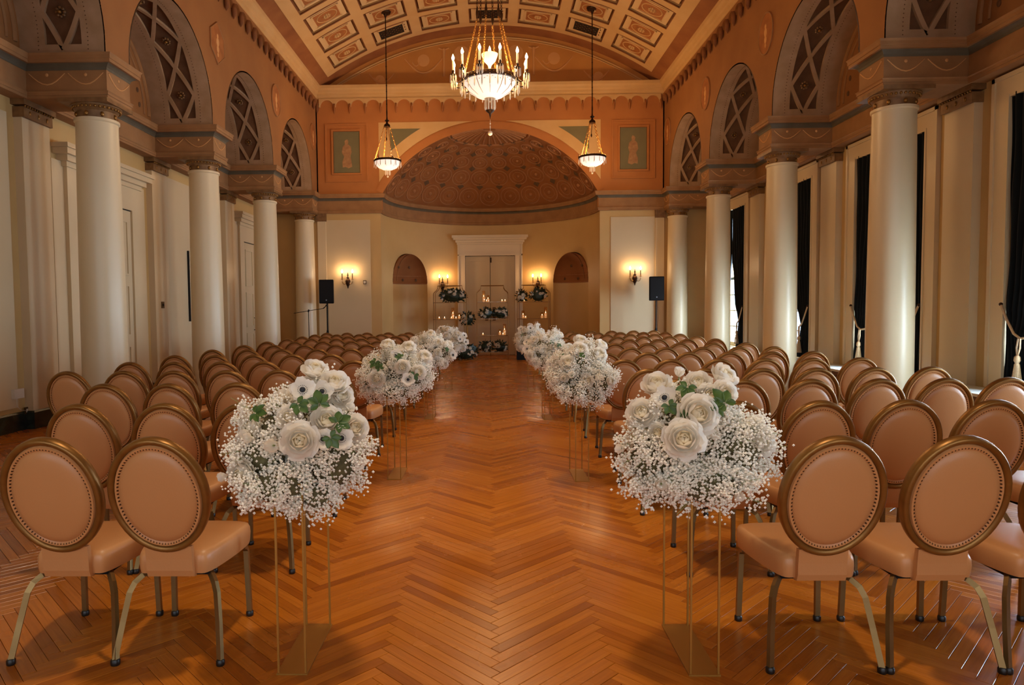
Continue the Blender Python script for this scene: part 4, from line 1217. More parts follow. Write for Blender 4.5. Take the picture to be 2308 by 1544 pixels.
F_L2 = [(-0.071, -0.02, 0.394, 'r', 1.15), (0.124, -0.07, 0.367, 'r', 1.25), (0.025, -0.17, 0.299, 'a', 1), (0.073, -0.12, 0.307, 'r', 0.9), (0.095, -0.27, 0.205, 'r', 1.15), (-0.139, -0.27, 0.098, 'r', 1.35), (-0.024, -0.17, 0.217, 'b', 1.2), (0.236, -0.22, 0.153, 'r', 1.2), (0.275, -0.12, 0.286, 'r', 1.2), (0.142, -0.29, 0.091, 'a', 1.1), (-0.254, -0.07, 0.246, 'b', 1), (-0.218, -0.12, 0.159, 'r', 0.9)]
G_L2 = [(-0.149, -0.22, 0.241, 'l', 1.2), (0.074, -0.22, 0.279, 'l', 1), (0.194, -0.27, 0.131, 'l', 1.1), (-0.103, -0.27, 0.191, 'l', 1)]
F_R2 = [(0.022, 0.02, 0.415, 'r', 1.15), (-0.006, -0.13, 0.348, 'r', 1.3), (0.211, 0.02, 0.374, 'r', 1.1), (0.179, -0.08, 0.297, 'r', 1.25), (-0.206, -0.08, 0.234, 'r', 1.15), (-0.12, -0.18, 0.237, 'r', 1.25), (-0.077, -0.08, 0.299, 'a', 1), (-0.088, -0.23, 0.123, 'b', 1.3), (0.155, -0.18, 0.112, 'r', 1.1), (0.052, -0.23, 0.08, 'r', 0.9), (-0.255, 0.02, 0.155, 'b', 1)]
G_R2 = [(0.014, -0.18, 0.294, 'l', 0.8), (-0.155, -0.08, 0.269, 'l', 0.7), (0.109, -0.18, 0.055, 'l', 0.8)]
def stand(x, y, label):
    r = thing('flower_stand', label, 'stand', (x, y, 0), 0, 'gold flower stands along the aisle')
    MB().box(-.064, .064, -.225, .225, 0, .006).build('base_plate', M['standgold'], r)
    for a in (-1, 1):
        for b in (-1, 1): MB().box(a * .056 - .004, a * .056 + .004, b * .215 - .004, b * .215 + .004, .006, .79).build('post', M['standgold'], r)
    MB().box(-.064, .064, -.225, .225, .79, .796).build('top_plate', M['standgold'], r)
def aisle_flowers():
    spots = [(-1, -.86, 2.95, 0, F_L1, G_L1), (1, .83, 2.95, 1, F_R1, G_R1), (-1, -.885, 6.17, 1, F_L2, G_L2), (1, .757, 6.08, 0, F_R2, G_R2)]
    for i, y in ((2, 9.45), (3, 12.6)):
        for s in (-1, 1):
            f, g = rand_flowers(20 + i * 3 + s, LB2 if s < 0 else LB1, 12, 4, 3)
            spots.append((s, (-.87, -.80)[i - 2] if s < 0 else (.75, .72)[i - 2], y - (.1 if s > 0 else 0), 1 if s < 0 else 0, f, g))
    dep = {2.95: 0, 6.17: 1, 6.08: 1}
    cnt = {-1: 0, 1: 0}
    for s, x, y, cl, f, g in spots:
        k = cnt[s]; cnt[s] += 1; sd = 'left' if s < 0 else 'right'
        stand(x, y, 'slim gold four-post flower stand %s of the aisle, %s from the camera' % (sd, ORD[k]))
        extra = ['nearest, largest in view', 'second from camera', 'third from camera', 'last before the altar shelves'][k]
        arrangement((x, y, .8), "white roses, anemones and baby's breath %s of the aisle, %s" % (sd, extra), 'aisle flower arrangements', cl, f, g, 30 + k * 2 + s)
aisle_flowers()

# ------------------------------------------------------------------ shelves, candles and greenery at the altar
def etagere(x, y, rz, label):
    r = thing('etagere', label, 'shelf', (x, y, 0), rz, 'gold shelf stands in front of the apse')
    w, d, h, t = .47, .17, 2.19, .011
    notch = .13
    top = [(-w, 1.93)] + [(-w + notch * (1 - cos(a)) * .55, 1.93 + .09 * sin(a)) for a in (.5, 1.0)] + [(-w + notch * .75 + .03 * 0, 2.06), (-w + notch, 2.12), (-w + notch, h), (w - notch, h), (w - notch, 2.12), (w - notch * .75, 2.06)] + [(w - notch * (1 - cos(a)) * .55, 1.93 + .09 * sin(a)) for a in (1.0, .5)] + [(w, 1.93)]
    for b in (-1, 1):
        mb = MB(); mb.tube([(a, b * d, c) for a, c in top], t, 6, up=(0, 1, 0)); mb.build('top_arch', M['shelfmetal'], r)
        for a in (-1, 1): MB().box(a * w - .01, a * w + .01, b * d - .01, b * d + .01, 0, 1.935).build('upright', M['shelfmetal'], r)
    for z in (1.70, 1.20, .70, .20):
        mb = MB()
        for b in (-1, 1): mb.box(-w, w, b * d - .009, b * d + .009, z - .02, z - .002)
        for a in (-1, 1): mb.box(a * w - .009, a * w + .009, -d, d, z - .02, z - .002)
        f = mb.build('shelf_rail', M['shelfmetal'], r)
        MB().box(-w + .01, w - .01, -d + .01, d - .01, z - .006, z).build('glass_shelf', M['shelfglass'], f)
    return r
SHELF = {}
SH = [('L', -1.21, 20.45, radians(14), 'left gold etagere, turned inward, glowing votives on its middle shelf'),
      ('C', .06, 20.6, 0, 'central gold etagere standing before the double doors'),
      ('R', 1.29, 20.45, radians(-12), 'right gold etagere, two green and white arrangements on its top shelf')]
for k, x, y, rz, lb in SH: etagere(x, y, rz, lb); SHELF[k] = (x, y, rz)
def on_shelf(k, u, v, z):
    x, y, rz = SHELF[k]; return (x + u * cos(rz) - v * sin(rz), y + u * sin(rz) + v * cos(rz), z)
def votive_meshes():
    mb = MB(); mb.lathe([(.034, 0), (.036, .005), (.036, .062), (.033, .062), (.033, .006)], 14, cap=False); g1 = mb.mesh('glass_cup', M['shelfglass'])
    mb = MB(); mb.lathe([(.030, .006), (.030, .03), (.0, .031)], 12); w1 = mb.mesh('wax', M['wax'])
    mb = MB(); mb.lathe([(0, 0), (.010, .012), (.008, .024), (0, .044)], 8); fl = mb.mesh('flame', M['flame'])
    mb = MB(); mb.lathe([(.045, 0), (.047, .005), (.047, .26), (.044, .26), (.044, .006)], 16, cap=False); g2 = mb.mesh('glass_cylinder', M['shelfglass'])
    mb = MB(); mb.lathe([(.035, .006), (.035, .12), (.0, .125)], 12); w2 = mb.mesh('pillar_candle', M['wax'])
    return g1, w1, fl, g2, w2
VM = votive_meshes()
def candle(kind, loc, label, grp, h=1.0):
    r = thing('votive_candle' if kind == 'v' else 'hurricane_candle', label, 'candle', loc, 0, grp)
    if kind == 'v': put('glass_cup', VM[0], r); put('wax', VM[1], r); put('flame', VM[2], r, (0, 0, .033))
    else:
        g = put('glass_cylinder', VM[3], r); g.scale = (1, 1, h); p = put('pillar_candle', VM[4], r); p.scale = (1, 1, h); put('flame', VM[2], r, (0, 0, .125 * h))
CND = [('C', 'h', -.26, .0, 1.70, 'tall glass candle on the central etagere top shelf, leftmost', 1.3), ('C', 'v', -.17, -.08, 1.70, 'small votive on central etagere top shelf, beside two tall candles', 1), ('C', 'h', -.13, .05, 1.70, 'tall glass candle on the central etagere top shelf, second from left', .8),
       ('C', 'v', .29, 0, 1.70, 'small votive at right of central etagere top shelf, left of a pair', 1), ('C', 'v', .38, 0, 1.70, 'small votive at right end of central etagere top shelf', 1),
       ('C', 'v', -.29, 0, .70, 'single small votive at left of central etagere lower shelf', 1), ('C', 'h', .22, 0, .70, 'glass candle on central etagere lower shelf, left of right-hand trio', .7), ('C', 'v', .31, -.08, .70, 'small votive between two tall candles, central etagere lower shelf', 1), ('C', 'h', .36, .05, .70, 'tallest glass candle at right of central etagere lower shelf', 1.3),
       ('L', 'v', -.33, 0, 1.20, 'leftmost votive on middle shelf of left etagere', 1), ('L', 'v', -.17, 0, 1.20, 'second votive from left on middle shelf of left etagere', 1), ('L', 'v', .04, 0, 1.20, 'third votive from left on middle shelf of left etagere', 1), ('L', 'h', .10, .07, 1.20, 'tall glass candle on the middle shelf of left etagere', 1.3), ('L', 'v', .17, -.05, 1.20, 'fourth votive from left on middle shelf of left etagere', 1), ('L', 'h', .28, 0, 1.20, 'low glass candle at right end of left etagere middle shelf', .7),
       ('R', 'h', -.33, .05, 1.20, 'glass candle at left end of right etagere middle shelf', .9), ('R', 'v', -.24, -.03, 1.20, 'votive beside the left glass candle, right etagere middle shelf', 1), ('R', 'h', .25, 0, 1.20, 'low glass candle at right of right etagere middle shelf', .7), ('R', 'h', .35, .05, 1.20, 'tallest glass candle at right end of right etagere middle shelf', 1.3),
       ('R', 'v', -.27, -.06, 1.70, 'votive between the two flower clusters on right etagere top shelf', 1)]
for k, t, u, v, z, lb, h in CND: candle(t, on_shelf(k, u, v, z), lb, 'candles on the etageres', h)
def green_arr(loc, label, w, d, h, n, seed, rz=0):
    r = thing('greenery_arrangement', label, 'flowers', loc, rz, 'green and white arrangements at the altar'); rng = random.Random(seed)
    mb = MB(); mb.ball((0, 0, h * .45), 1, 12, 8, (w * .36, d * .4, h * .42))
    for i in range(len(mb.v)): x, y, z = mb.v[i]; k = rng.uniform(.8, 1.15); mb.v[i] = (x * k, y * k, max(0, z * k))
    mb.build('dark_core', M['darkleaf'], r)
    mb = MB()
    for i in range(int(90 * w / .5)):
        d3 = Vector((rng.gauss(0, 1), rng.gauss(0, .7), rng.gauss(.2, .8))).normalized()
        p = Vector((d3.x * w * .36, d3.y * d * .42, h * .45 + d3.z * h * .42)); q = p + d3 * rng.uniform(.05, .13); s = d3.cross(Vector((rng.uniform(-1, 1), rng.uniform(-1, 1), rng.uniform(-1, 1)))).normalized() * .022
        m = (p + q) / 2
        q.z = max(q.z, .004); m.z = max(m.z, .004); p.z = max(p.z, .003)
        mb.add([p, m + s, q, m - s], [(0, 1, 2, 3)])
    stuff(mb.build('leaves', M['darkleaf'], r))
    for i in range(n):
        d3 = Vector((rng.uniform(-1, 1), -abs(rng.gauss(.7, .3)), rng.uniform(-.5, .9))).normalized()
        p = (d3.x * w * .42, d3.y * d * .5, max(.06, h * .45 + d3.z * h * .42)); t = rng.choice('rrb')
        o = put(NM[t], rng.choice(FL[t]), r, p); orient(o, d3 + Vector((0, -.3, .2))); k = rng.uniform(.75, 1.05) * (1.3 if t == 'b' else 1); o.scale = (k, k, k)
GA = [(on_shelf('L', .1, 0, 1.70), 'dark green and white arrangement covering the left etagere top shelf', .95, .34, .42, 13), (on_shelf('C', -.18, 0, 1.20), 'dark green and white cluster at left of central etagere second shelf', .5, .32, .34, 8), (on_shelf('C', .24, 0, 1.20), 'dark green and white cluster at right of central etagere second shelf', .46, .32, .34, 8),
      (on_shelf('R', -.36, -.05, 1.70), 'small green and white cluster at left end of right etagere top shelf', .34, .3, .36, 5), (on_shelf('R', .14, -.03, 1.70), 'larger green and white cluster on the right etagere top shelf', .58, .32, .42, 9),
      (on_shelf('C', -.2, 0, .20), 'green and white cluster at left of central etagere bottom shelf', .48, .32, .34, 8), (on_shelf('C', .22, 0, .20), 'green and white cluster at right of central etagere bottom shelf', .46, .32, .32, 7)]
for i, a in enumerate(GA): green_arr(*a, 50 + i)
def floor_greens():
    green_arr((-.78, 20.15, 0), 'large green and white floor arrangement left of the central etagere', .95, .5, .52, 16, 71)
    # pedestal bearing a round bouquet between left and central shelves
    r = thing('plinth', 'slim clear plinth between the left and central etageres', 'plinth', (-.70, 20.75, 0))
    MB().box(-.1, .1, -.1, .1, 0, .012).build('foot', M['shelfglass'], r); MB().box(-.012, .012, -.012, .012, .012, .99).build('stem', M['standgold'], r); MB().box(-.12, .12, -.12, .12, .99, 1.0).build('top_plate', M['standgold'], r)
    green_arr((-.70, 20.75, 1.0), 'round green and white bouquet on plinth between left and central etageres', .5, .36, .42, 8, 72)
    r = thing('black_plinth', 'low black box plinth on the floor before right etagere', 'plinth', (.98, 20.02, 0))
    MB().box(-.22, .22, -.15, .15, 0, .34).build('box', M['black'], r); MB().box(-.23, .23, -.16, .16, .34, .36).build('lid', M['black'], r)
    green_arr((.98, 20.02, .36), 'green and white arrangement on the low black plinth', .5, .34, .45, 10, 73)
floor_greens()

# ------------------------------------------------------------------ loudspeakers, microphone stand
def speaker(x, y, z0, side, lean):
    st = thing('speaker_stand', 'black tripod loudspeaker stand, %s of the apse' % side, 'stand', (x, y, 0), 0, 'loudspeaker stands')
    mb = MB(); mb.tube([(0, 0, .1), (0, 0, z0)], .018, 10); mb.tube([(0, 0, .3), (0, 0, .95)], .026, 10); mb.build('pole', M['blackmetal'], st)
    mb = MB(); mb.tube([(0, 0, .78), (0, 0, .9)], .04, 10); mb.build('collar', M['black'], st)
    for i in range(3):
        a = 2 * pi * i / 3 + .5; mb = MB(); mb.tube([(0, 0, .72), (.16 * cos(a), .16 * sin(a), .35), (.29 * cos(a), .29 * sin(a), .02)], .012, 6); mb.build('leg', M['blackmetal'], st)
    mb = MB(); mb.tube([(.03, -.02, z0), (.035, -.03, 1.2), (.03, -.01, .9), (.045, -.02, .5), (.04, 0, .1)], .006, 6); mb.build('cable', M['black'], st)
    sp = thing('loudspeaker', 'black rectangular loudspeaker on tripod stand, %s of the apse' % side, 'loudspeaker', (x, y, z0), lean, 'loudspeakers')
    mb = MB(); w, d, h = .19, .17, .64; ch = .05
    pl = [(-w, -d), (w, -d), (w + .0, -.02), (w - ch, d), (-w + ch, d), (-w, -.02)]; k = len(pl)
    rr = [(0, .95), (.02, 1), (h - .02, 1), (h, .95)]
    mb.add([(a * f, b * f, z) for z, f in rr for a, b in pl], [tuple(range(k))[::-1], tuple(range(3 * k, 4 * k))] + [(j * k + i, j * k + (i + 1) % k, (j + 1) * k + (i + 1) % k, (j + 1) * k + i) for j in range(3) for i in range(k)])
    mb.build('cabinet', M['black'], sp)
    mb = MB(); mb.box(-w + .02, w - .02, -d - .012, -d, .03, h - .03); mb.build('front_grille', M['blackmetal'], sp)
    mb = MB(); mb.lathe([(0, 0), (.017, 0), (.017, .004), (0, .004)], 12); mb.xf(Matrix.Translation((.0, -d - .012, .09)) @ Matrix.Rotation(radians(90), 4, 'X')); mb.build('badge', M['grey'], sp)
speaker(-4.44, 18.5, 1.68, 'left', radians(8)); speaker(4.45, 18.5, 1.68, 'right', radians(-8))
def mic_stand():
    r = thing('microphone_stand', 'thin black microphone boom stand beside the left loudspeaker', 'stand', (-4.87, 18.2, 0))
    mb = MB(); mb.tube([(0, 0, .03), (0, 0, 1.49)], .010, 8); mb.build('pole', M['blackmetal'], r)
    mb = MB(); mb.tube([(0, -.02, 1.46), (0, .02, 1.51)], .022, 8); mb.build('clutch', M['black'], r)
    mb = MB(); mb.tube([(-.40, 0, 1.425), (.42, 0, 1.55)], .008, 6); mb.build('boom', M['blackmetal'], r)
    mb = MB(); mb.tube([(.40, 0, 1.55), (.46, 0, 1.60), (.48, 0, 1.64)], [.014, .012, .016], 8); mb.build('microphone_clip', M['black'], r)
    for i in range(3):
        a = 2 * pi * i / 3; mb = MB(); mb.tube([(0, 0, .12), (.28 * cos(a), .28 * sin(a), .01)], .009, 6); mb.build('leg', M['blackmetal'], r)
mic_stand()

# ------------------------------------------------------------------ curtains
def curtain_mesh(sgn, seed):
    """hangs by the jamb at local y=0 and reaches towards +y*sgn"""
    def prof(z):
        zt = 1.11
        if z >= zt:
            t = (z - zt) / (WZ1 - zt); e = min(1, (z - zt) / 1.5) ** .75
            a = .012 * (1 - min(1, t * 3)) ** 1.6 - .004; b = .40 + (.88 - .40) * e
        else:
            t = (zt - z) / (zt - .5); e = t ** .6; a = .012 - .012 * e; b = .40 + .16 * e
        return a, b
    mb = MB(); NU, NZ = 96, 44; NP = 7.5
    def fn(u, v):
        z = .505 + (WZ1 - .475) * v; a, b = prof(z)
        w = b - a; y = a + w * u
        amp = .030 + .02 * (1 - w / .88)
        x = amp * sin(2 * pi * NP * u + .4 * sin(z * 2.1 + seed)) + .008 * sin(5 * z + 9 * u + seed)
        if z < 1.4 and z > .8: x *= .6
        return (x, sgn * y, z)
    mb.grid(fn, NU, NZ, True, sgn > 0)
    return mb.mesh('drape', [M['velvet']])
def make_curtains():
    ms = {1: curtain_mesh(1, 1), -1: curtain_mesh(-1, 3)}
    nmw = ['behind the camera', 'nearest the camera', 'second from camera', 'third from camera', 'farthest from camera']
    for n, y in enumerate(BAYS):
        for sg, which in ((-1, 'far'), (1, 'near')):     # -1: hangs by the far jamb
            yj = y + FH if sg < 0 else y - FH
            r = thing('curtain', 'dark teal velvet curtain tied back at %s side of window %s' % (which, nmw[n]), 'curtain', (XW - .012, yj, 0), 0, 'velvet curtains')
            put('drape', ms[sg], r)
            mb = MB(); mb.tube([(-.07, 0, 1.50), (-.075, sg * .10, 1.33), (-.075, sg * .22, 1.16), (-.07, sg * .31, 1.11), (-.02, sg * .42, 1.13), (.04, sg * .40, 1.15), (.05, sg * .22, 1.18)], .014, 8)
            tb = mb.build('tieback_rope', M['rope'], r)
            mb = MB(); mb.tube([(-.085, sg * .30, 1.11), (-.09, sg * .285, 1.0), (-.09, sg * .30, .90)], .010, 6); mb.tube([(-.085, sg * .33, 1.11), (-.09, sg * .335, 1.0), (-.09, sg * .30, .90)], .010, 6)
            mb.lathe([(.012, .12), (.03, .10), (.034, .06), (.02, .03), (.028, .015), (.03, .0)], 12, (-.09, sg * .30, .80))
            for i in range(18):
                a = 2 * pi * i / 18; mb.tube([(-.09 + .024 * cos(a), sg * .30 + .024 * sin(a), .80), (-.09 + .05 * cos(a), sg * .30 + .05 * sin(a), .60)], .006, 4, smooth=False)
            mb.build('tassel', M['rope'], tb)
            mb = MB(); mb.ball((-.07, 0, 1.50), .022, 8, 6); mb.build('hook', M['bronze'], r)
make_curtains()

# ------------------------------------------------------------------ lamps
def chain(mb, p, q, r, n):
    p, q = Vector(p), Vector(q); d = (q - p) / n; L = d.length; u = d.normalized(); a = u.orthogonal().normalized(); b = u.cross(a)
    for i in range(n):
        c = p + d * (i + .5); w = a if i % 2 else b
        mb.tube([c + u * L * .62 * cos(t) + w * r * 1.6 * sin(t) for t in [2 * pi * k / 8 for k in range(8)]], r * .5, 4, closed=True, smooth=False)
def drops(mb, c, R, n, h, z, r=.008):
    for i in range(n):
        a = 2 * pi * i / n; x, y = c[0] + R * cos(a), c[1] + R * sin(a)
        mb.tube([(x, y, z), (x, y, z - h * .3), (x, y, z - h * .8), (x, y, z - h)], [r * .5, r, r * 1.1, r * .2], 6, smooth=False)
def chandelier():
    z0 = 4.93; X, Y = .0, 10.5
    r = thing('chandelier', 'large crystal chandelier with candle bulbs round a glowing alabaster bowl', 'chandelier', (X, Y, z0))
    R = .40
    mb = MB(); mb.lathe([(R - .01, 0), (R - .02, -.06), (R - .09, -.15), (R - .2, -.225), (.06, -.265), (0, -.268)], 40); mb.build('bowl', M['bowl'], r)
    mb = MB()
    for i in range(12):
        a = 2 * pi * i / 12; c, s = cos(a), sin(a)
        mb.tube([((q + .004) * c, (q + .004) * s, z) for q, z in ((R - .01, 0), (R - .02, -.06), (R - .09, -.15), (R - .2, -.225))], [.006, .005, .004, .002], 5)
    mb.build('bowl_rib', M['chain'], r)
    mb = MB(); mb.lathe([(R - .02, -.02), (R + .03, -.025), (R + .04, .0), (R + .035, .035), (R + .02, .045), (R - .03, .045), (R - .03, 0)], 48); rim = mb.build('rim', M['bronze'], r)
    mb = MB()
    for i in range(48):
        a = 2 * pi * i / 48; mb.ball(((R + .038) * cos(a), (R + .038) * sin(a), .012), .0075, 6, 4)
    mb.build('rim_bead', M['gold'], rim)
    # arms, cups, candles
    for i in range(12):
        a = 2 * pi * (i + .5) / 12; c, s = cos(a), sin(a); Ra = .565; P = lambda q, z: (q * c, q * s, z)
        mb = MB(); mb.tube([P(R + .02, 0), P(R + .08, -.05), P(R + .13, -.04), P(Ra, .03)], .009, 6); arm = mb.build('arm', M['bronze'], r)
        mb = MB(); mb.lathe([(.012, 0), (.045, .02), (.05, .03), (.02, .035), (.016, .06), (.024, .075), (.02, .09)], 12, P(Ra, .03)); mb.build('drip_cup', M['bronze'], arm)
        mb = MB(); drops(mb, P(Ra, 0), .044, 8, .12, .055, .008); mb.build('crystal_drop', M['crystal'], arm)
        mb = MB(); mb.lathe([(.015, .09), (.015, .235)], 10, P(Ra, .03)); mb.build('candle_sleeve', M['candle'], arm)
        mb = MB(); mb.lathe([(.008, 0), (.019, .022), (.021, .038), (.012, .064), (.001, .092)], 10, P(Ra, .265)); mb.build('flame_bulb', M['bulb'], arm)
        if i % 2 == 0: point('chandelier_bulb_light', (X + Ra * c, Y + Ra * s, z0 + .33), 36, WARM, .04)
    # swags of crystal between the ribs and hanging drops
    mb = MB()
    for i in range(12):
        a0, a1 = 2 * pi * i / 12, 2 * pi * (i + 1) / 12
        for k in range(7):
            t = k / 6; a = a0 + (a1 - a0) * t; mb.ball(((R + .05) * cos(a), (R + .05) * sin(a), -.03 - .07 * sin(pi * t)), .009, 6, 4)
    mb.build('crystal_swag', M['crystal'], r)
    mb = MB(); drops(mb, (0, 0, 0), R + .045, 24, .15, -.04, .009); mb.build('crystal_drop', M['crystal'], r)
    # bottom cage, finial and ball
    mb = MB(); drops(mb, (0, 0, 0), .075, 10, .16, -.27, .012); mb.lathe([(.07, -.27), (.085, -.265), (.085, -.255), (.05, -.25)], 16); mb.build('bottom_cage', M['crystal'], r)
    mb = MB(); mb.lathe([(0, -.57), (.008, -.53), (.02, -.48), (.06, -.45), (.07, -.435), (.03, -.43)], 14); mb.build('finial', M['bronze'], r)
    mb = MB(); mb.ball((0, 0, -.68), .01, 6, 4); mb.ball((0, 0, -.63), .012, 6, 4); mb.tube([(0, 0, -.57), (0, 0, -.74)], .003, 5); mb.ball((0, 0, -.775), .036, 12, 8); mb.build('crystal_ball', M['crystal'], r)
    # centre dish
    mb = MB(); mb.lathe([(.02, .02), (.018, .2), (.03, .24), (.09, .30), (.12, .38), (.125, .40), (.1, .40)], 20); mb.build('centre_dish', M['candle'], r)
    mb = MB(); mb.lathe([(.008, .42), (.019, .44), (.021, .46), (.012, .49), (.001, .52)], 10); mb.build('flame_bulb', M['bulb'], r)
    # chains
    hub = 1.02
    for i in range(6):
        a = 2 * pi * (i + .25) / 6; mb = MB(); chain(mb, ((R - .0) * cos(a), (R - .0) * sin(a), .05), (.19 * cos(a), .19 * sin(a), hub - .12), .0085, 22)
        ch = mb.build('chain', M['chain'], r)
        mb = MB(); mb.lathe([(0, -.14), (.02, -.06), (.022, -.02), (.006, .03), (0, .05)], 8, (.19 * cos(a), .19 * sin(a), hub)); mb.build('leaf_finial', M['bronze'], ch)
        mb = MB(); chain(mb, (.19 * cos(a), .19 * sin(a), hub), (.13 * cos(a), .13 * sin(a), 3.7), .009, 50); mb.build('upper_chain', M['bronze'], ch)
    mb = MB(); mb.lathe([(.2, 3.98), (.22, 4.1), (.22, 4.2)], 20); mb.lathe([(.13, 3.68), (.14, 3.7), (.14, 3.74), (.05, 3.98)], 20); mb.build('ceiling_rose', M['bronze'], r)
    point('bowl_uplight', (X, Y, z0 + .10), 60, WARM, .2)
    point('bowl_glow', (X, Y, z0 - 1.1), 24, WARM, .3)
chandelier()
def pendant(X, Y, z0, ztop, label, pw=1.0):
    r = thing('pendant_lamp', label, 'lamp', (X, Y, z0), 0, 'alabaster pendant lamps')
    R = .325
    mb = MB(); mb.lathe([(R - .01, 0), (R - .02, -.07), (R - .09, -.15), (R - .2, -.2), (0, -.215)], 32); mb.build('bowl', M['bowl'], r)
    mb = MB(); mb.lathe([(R - .03, -.01), (R + .015, -.015), (R + .02, .01), (R + .01, .035), (R - .03, .035), (R - .03, -.01)], 36)
    for i in range(6):
        a = 2 * pi * i / 6; mb.lathe([(.018, 0), (.012, .03), (.002, .07)], 6, (R * cos(a), R * sin(a), .03))
    rim = mb.build('rim', M['bronze'], r)
    mb = MB()
    for i in range(36):
        a = 2 * pi * i / 36; mb.ball(((R + .012) * cos(a), (R + .012) * sin(a), .038), .010, 6, 4)
    mb.build('rim_bead', M['gold'], rim)
    mb = MB()
    for i in range(8):
        a = 2 * pi * i / 8; mb.tube([((q + .003) * cos(a), (q + .003) * sin(a), z) for q, z in ((R - .01, 0), (R - .02, -.07), (R - .09, -.15))], .003, 4)
    mb.build('bowl_rib', M['chain'], r)
    mb = MB(); drops(mb, (0, 0, 0), R + .012, 16, .13, -.02, .009); mb.build('crystal_drop', M['crystal'], r)
    mb = MB(); drops(mb, (0, 0, 0), .06, 7, .13, -.21, .012); mb.ball((0, 0, -.37), .025, 10, 6); mb.tube([(0, 0, -.2), (0, 0, -.36)], .005, 5); mb.build('bottom_drop', M['crystal'], r)
    for i in range(4):
        a = 2 * pi * (i + .3) / 4; mb = MB(); chain(mb, (R * cos(a), R * sin(a), .03), (.07 * cos(a), .07 * sin(a), .86), .009, 18); ch = mb.build('chain', M['chain'], r)
    mb = MB(); mb.lathe([(.075, .84), (.08, .87), (.07, .90), (.03, .93), (.02, .97), (.05, .99), (.055, 1.0), (.02, 1.03), (.014, 1.1), (.018, 1.2), (.012, 1.3)], 16); mb.build('crown', M['bronze'], r)
    mb = MB(); mb.tube([(.0, 0, .86), (-.02, 0, .60)], .008, 6); mb.lathe([(0, -.07), (.022, -.02), (.015, .02), (0, .05)], 8, (-.02, 0, .56)); mb.build('pull', M['bronze'], r)
    H = ztop - z0
    mb = MB(); mb.tube([(0, 0, 1.25), (0, 0, H)], .013, 8)
    for i in range(14): mb.ball((0, 0, 1.4 + (H - 1.5) * i / 14), .018, 8, 5, (1, 1, 1.6))
    mb.build('stem', M['bronze'], r)
    mb = MB(); mb.lathe([(.02, H - .14), (.03, H - .1), (.05, H - .06), (.12, H - .04), (.14, H)], 16); mb.build('canopy', M['bronze'], r)
    point('pendant_uplight', (X, Y, z0 + .12), 95 * pw, WARM, .2); point('pendant_glow', (X, Y, z0 - .7), 12 * pw, WARM, .25)
pendant(-2.53, 17.1, 5.17, 8.80, 'small alabaster bowl pendant lamp hanging left of the chandelier')
pendant(2.53, 17.1, 5.19, 8.80, 'small alabaster bowl pendant lamp hanging right of the chandelier')
pendant(-2.53, 3.9, 5.17, 8.80, 'unseen alabaster bowl pendant lamp added above the left chairs near camera', .1)  # unseen pair added for light, same build as the far pendants
pendant(2.53, 3.9, 5.19, 8.80, 'unseen alabaster bowl pendant lamp added above the right chairs near camera', .1)

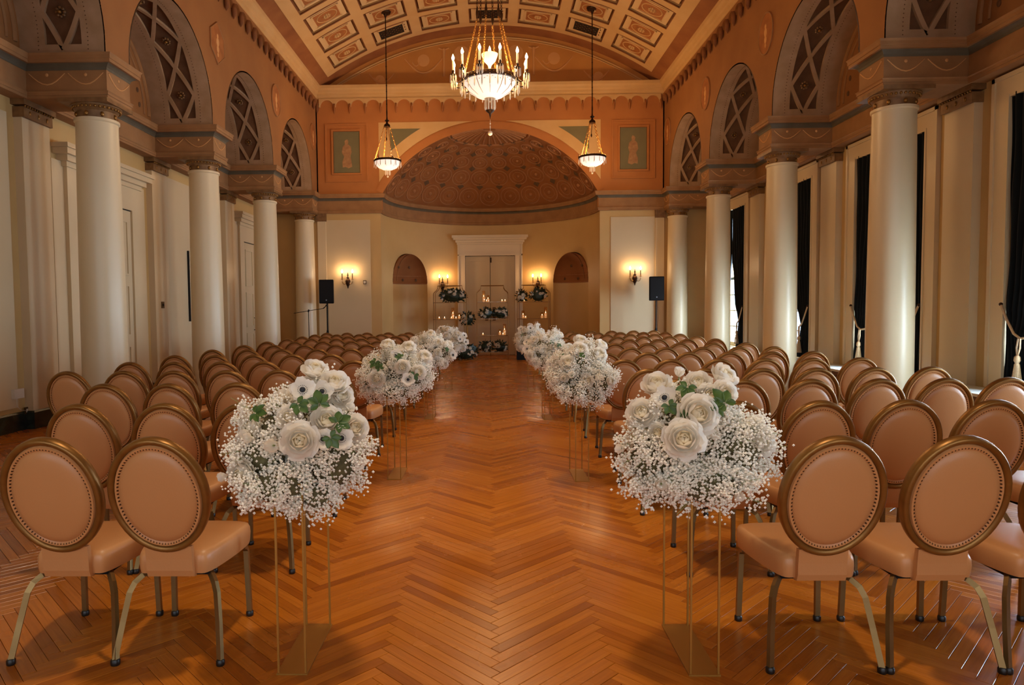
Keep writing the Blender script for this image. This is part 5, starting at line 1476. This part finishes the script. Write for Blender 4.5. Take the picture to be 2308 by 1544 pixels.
def sconce(x, y, z, rz, label):
    r = thing('wall_sconce', label, 'lamp', (x, y, z), rz, 'two-candle wall sconces')
    mb = MB(); mb.lathe([(0, -.20), (.012, -.19), (.02, -.15), (.055, -.08), (.075, 0), (.06, .05), (.035, .07), (.03, .09), (.05, .10), (.02, .12), (.012, .16), (.03, .18), (.012, .2), (.016, .23), (0, .26)], 14, (0, -.05, 0)); mb.build('vase_body', M['bronze'], r)
    mb = MB(); mb.box(-.03, .03, -.03, 0, -.12, .1); mb.build('backplate', M['bronze'], r)
    for q in (-1, 1):
        mb = MB(); mb.tube([(q * .04, -.07, -.03), (q * .07, -.09, -.08), (q * .12, -.11, -.07), (q * .145, -.12, -.01), (q * .145, -.12, .05)], .008, 6)
        mb.lathe([(.01, .04), (.035, .05), (.035, .055), (.012, .07), (.018, .10)], 10, (q * .145, -.12, 0)); arm = mb.build('arm', M['gold'], r)
        mb = MB(); mb.lathe([(.012, .09), (.012, .23)], 8, (q * .145, -.12, 0)); mb.build('candle_sleeve', M['bronze'], arm)
        mb = MB(); mb.lathe([(.008, 0), (.02, .025), (.022, .045), (.012, .075), (.001, .10)], 10, (q * .145, -.12, .235)); mb.build('flame_bulb', M['bulb'], arm)
        mb = MB(); drops(mb, (q * .145, -.12, 0), .034, 4, .06, .05, .006); mb.build('crystal_drop', M['crystal'], arm)
        c, s = cos(rz), sin(rz); lx, ly = q * .145, -.16
        point('sconce_light', (x + lx * c - ly * s, y + lx * s + ly * c, z + .29), 5.2, (1, .62, .32), .03)
sconce(-4.0, YB - .02, 2.30, 0, 'two-candle bronze wall sconce on left panel beside the apse')
sconce(4.02, YB - .02, 2.31, 0, 'two-candle bronze wall sconce on right panel beside the apse')
a = radians(30.3)
sconce(-RA * sin(a), YB + RA * cos(a), 2.26, radians(30.3) * 1, 'two-candle bronze sconce on curved apse wall, left of doors')
sconce(RA * sin(a), YB + RA * cos(a), 2.26, -radians(30.3), 'two-candle bronze sconce on curved apse wall, right of doors')

# ------------------------------------------------------------------ small wall fittings
def fittings():
    r = thing('thermostat', 'small square thermostat on the left panel beside the sconce', 'thermostat', (-3.53, YB - .02, 2.27))
    MB().box(-.045, .045, -.02, 0, -.05, .06).build('housing', M['brassplate'], r); MB().box(-.03, .03, -.026, -.02, -.03, .04).build('dial', M['plate'], r)
    r = thing('junction_box', 'white plastic box low on left wall with thin wire hanging', 'box', (-XW + .028, 8.47, .48))
    MB().box(0, .04, -.09, .09, -.06, .06).build('housing', M['plate'], r)
    mb = MB(); mb.tube([(.02, -.03, -.06), (.018, -.02, -.16), (.02, .05, -.22), (.01, .16, -.24)], .003, 5); mb.build('wire', M['plate'], r)
    r = thing('power_outlet', 'dark double power outlet low on the left wall', 'outlet', (-XW + .028, 8.66, .24))
    MB().box(0, .012, -.06, .06, -.045, .045).build('cover_plate', M['brassplate'], r)
    for q in (-1, 1): MB().box(.012, .018, q * .024 - .014, q * .024 + .014, -.022, .022).build('socket', M['plate'], r)
    r = thing('switch_plate', 'dark brass switch plate on the second left pilaster', 'switch', (-5.94, 12.25, 1.62))
    MB().box(0, .01, -.05, .05, -.06, .06).build('cover_plate', M['brassplate'], r); MB().box(.01, .02, -.012, .012, -.025, .025).build('toggle', M['blackmetal'], r)
fittings()
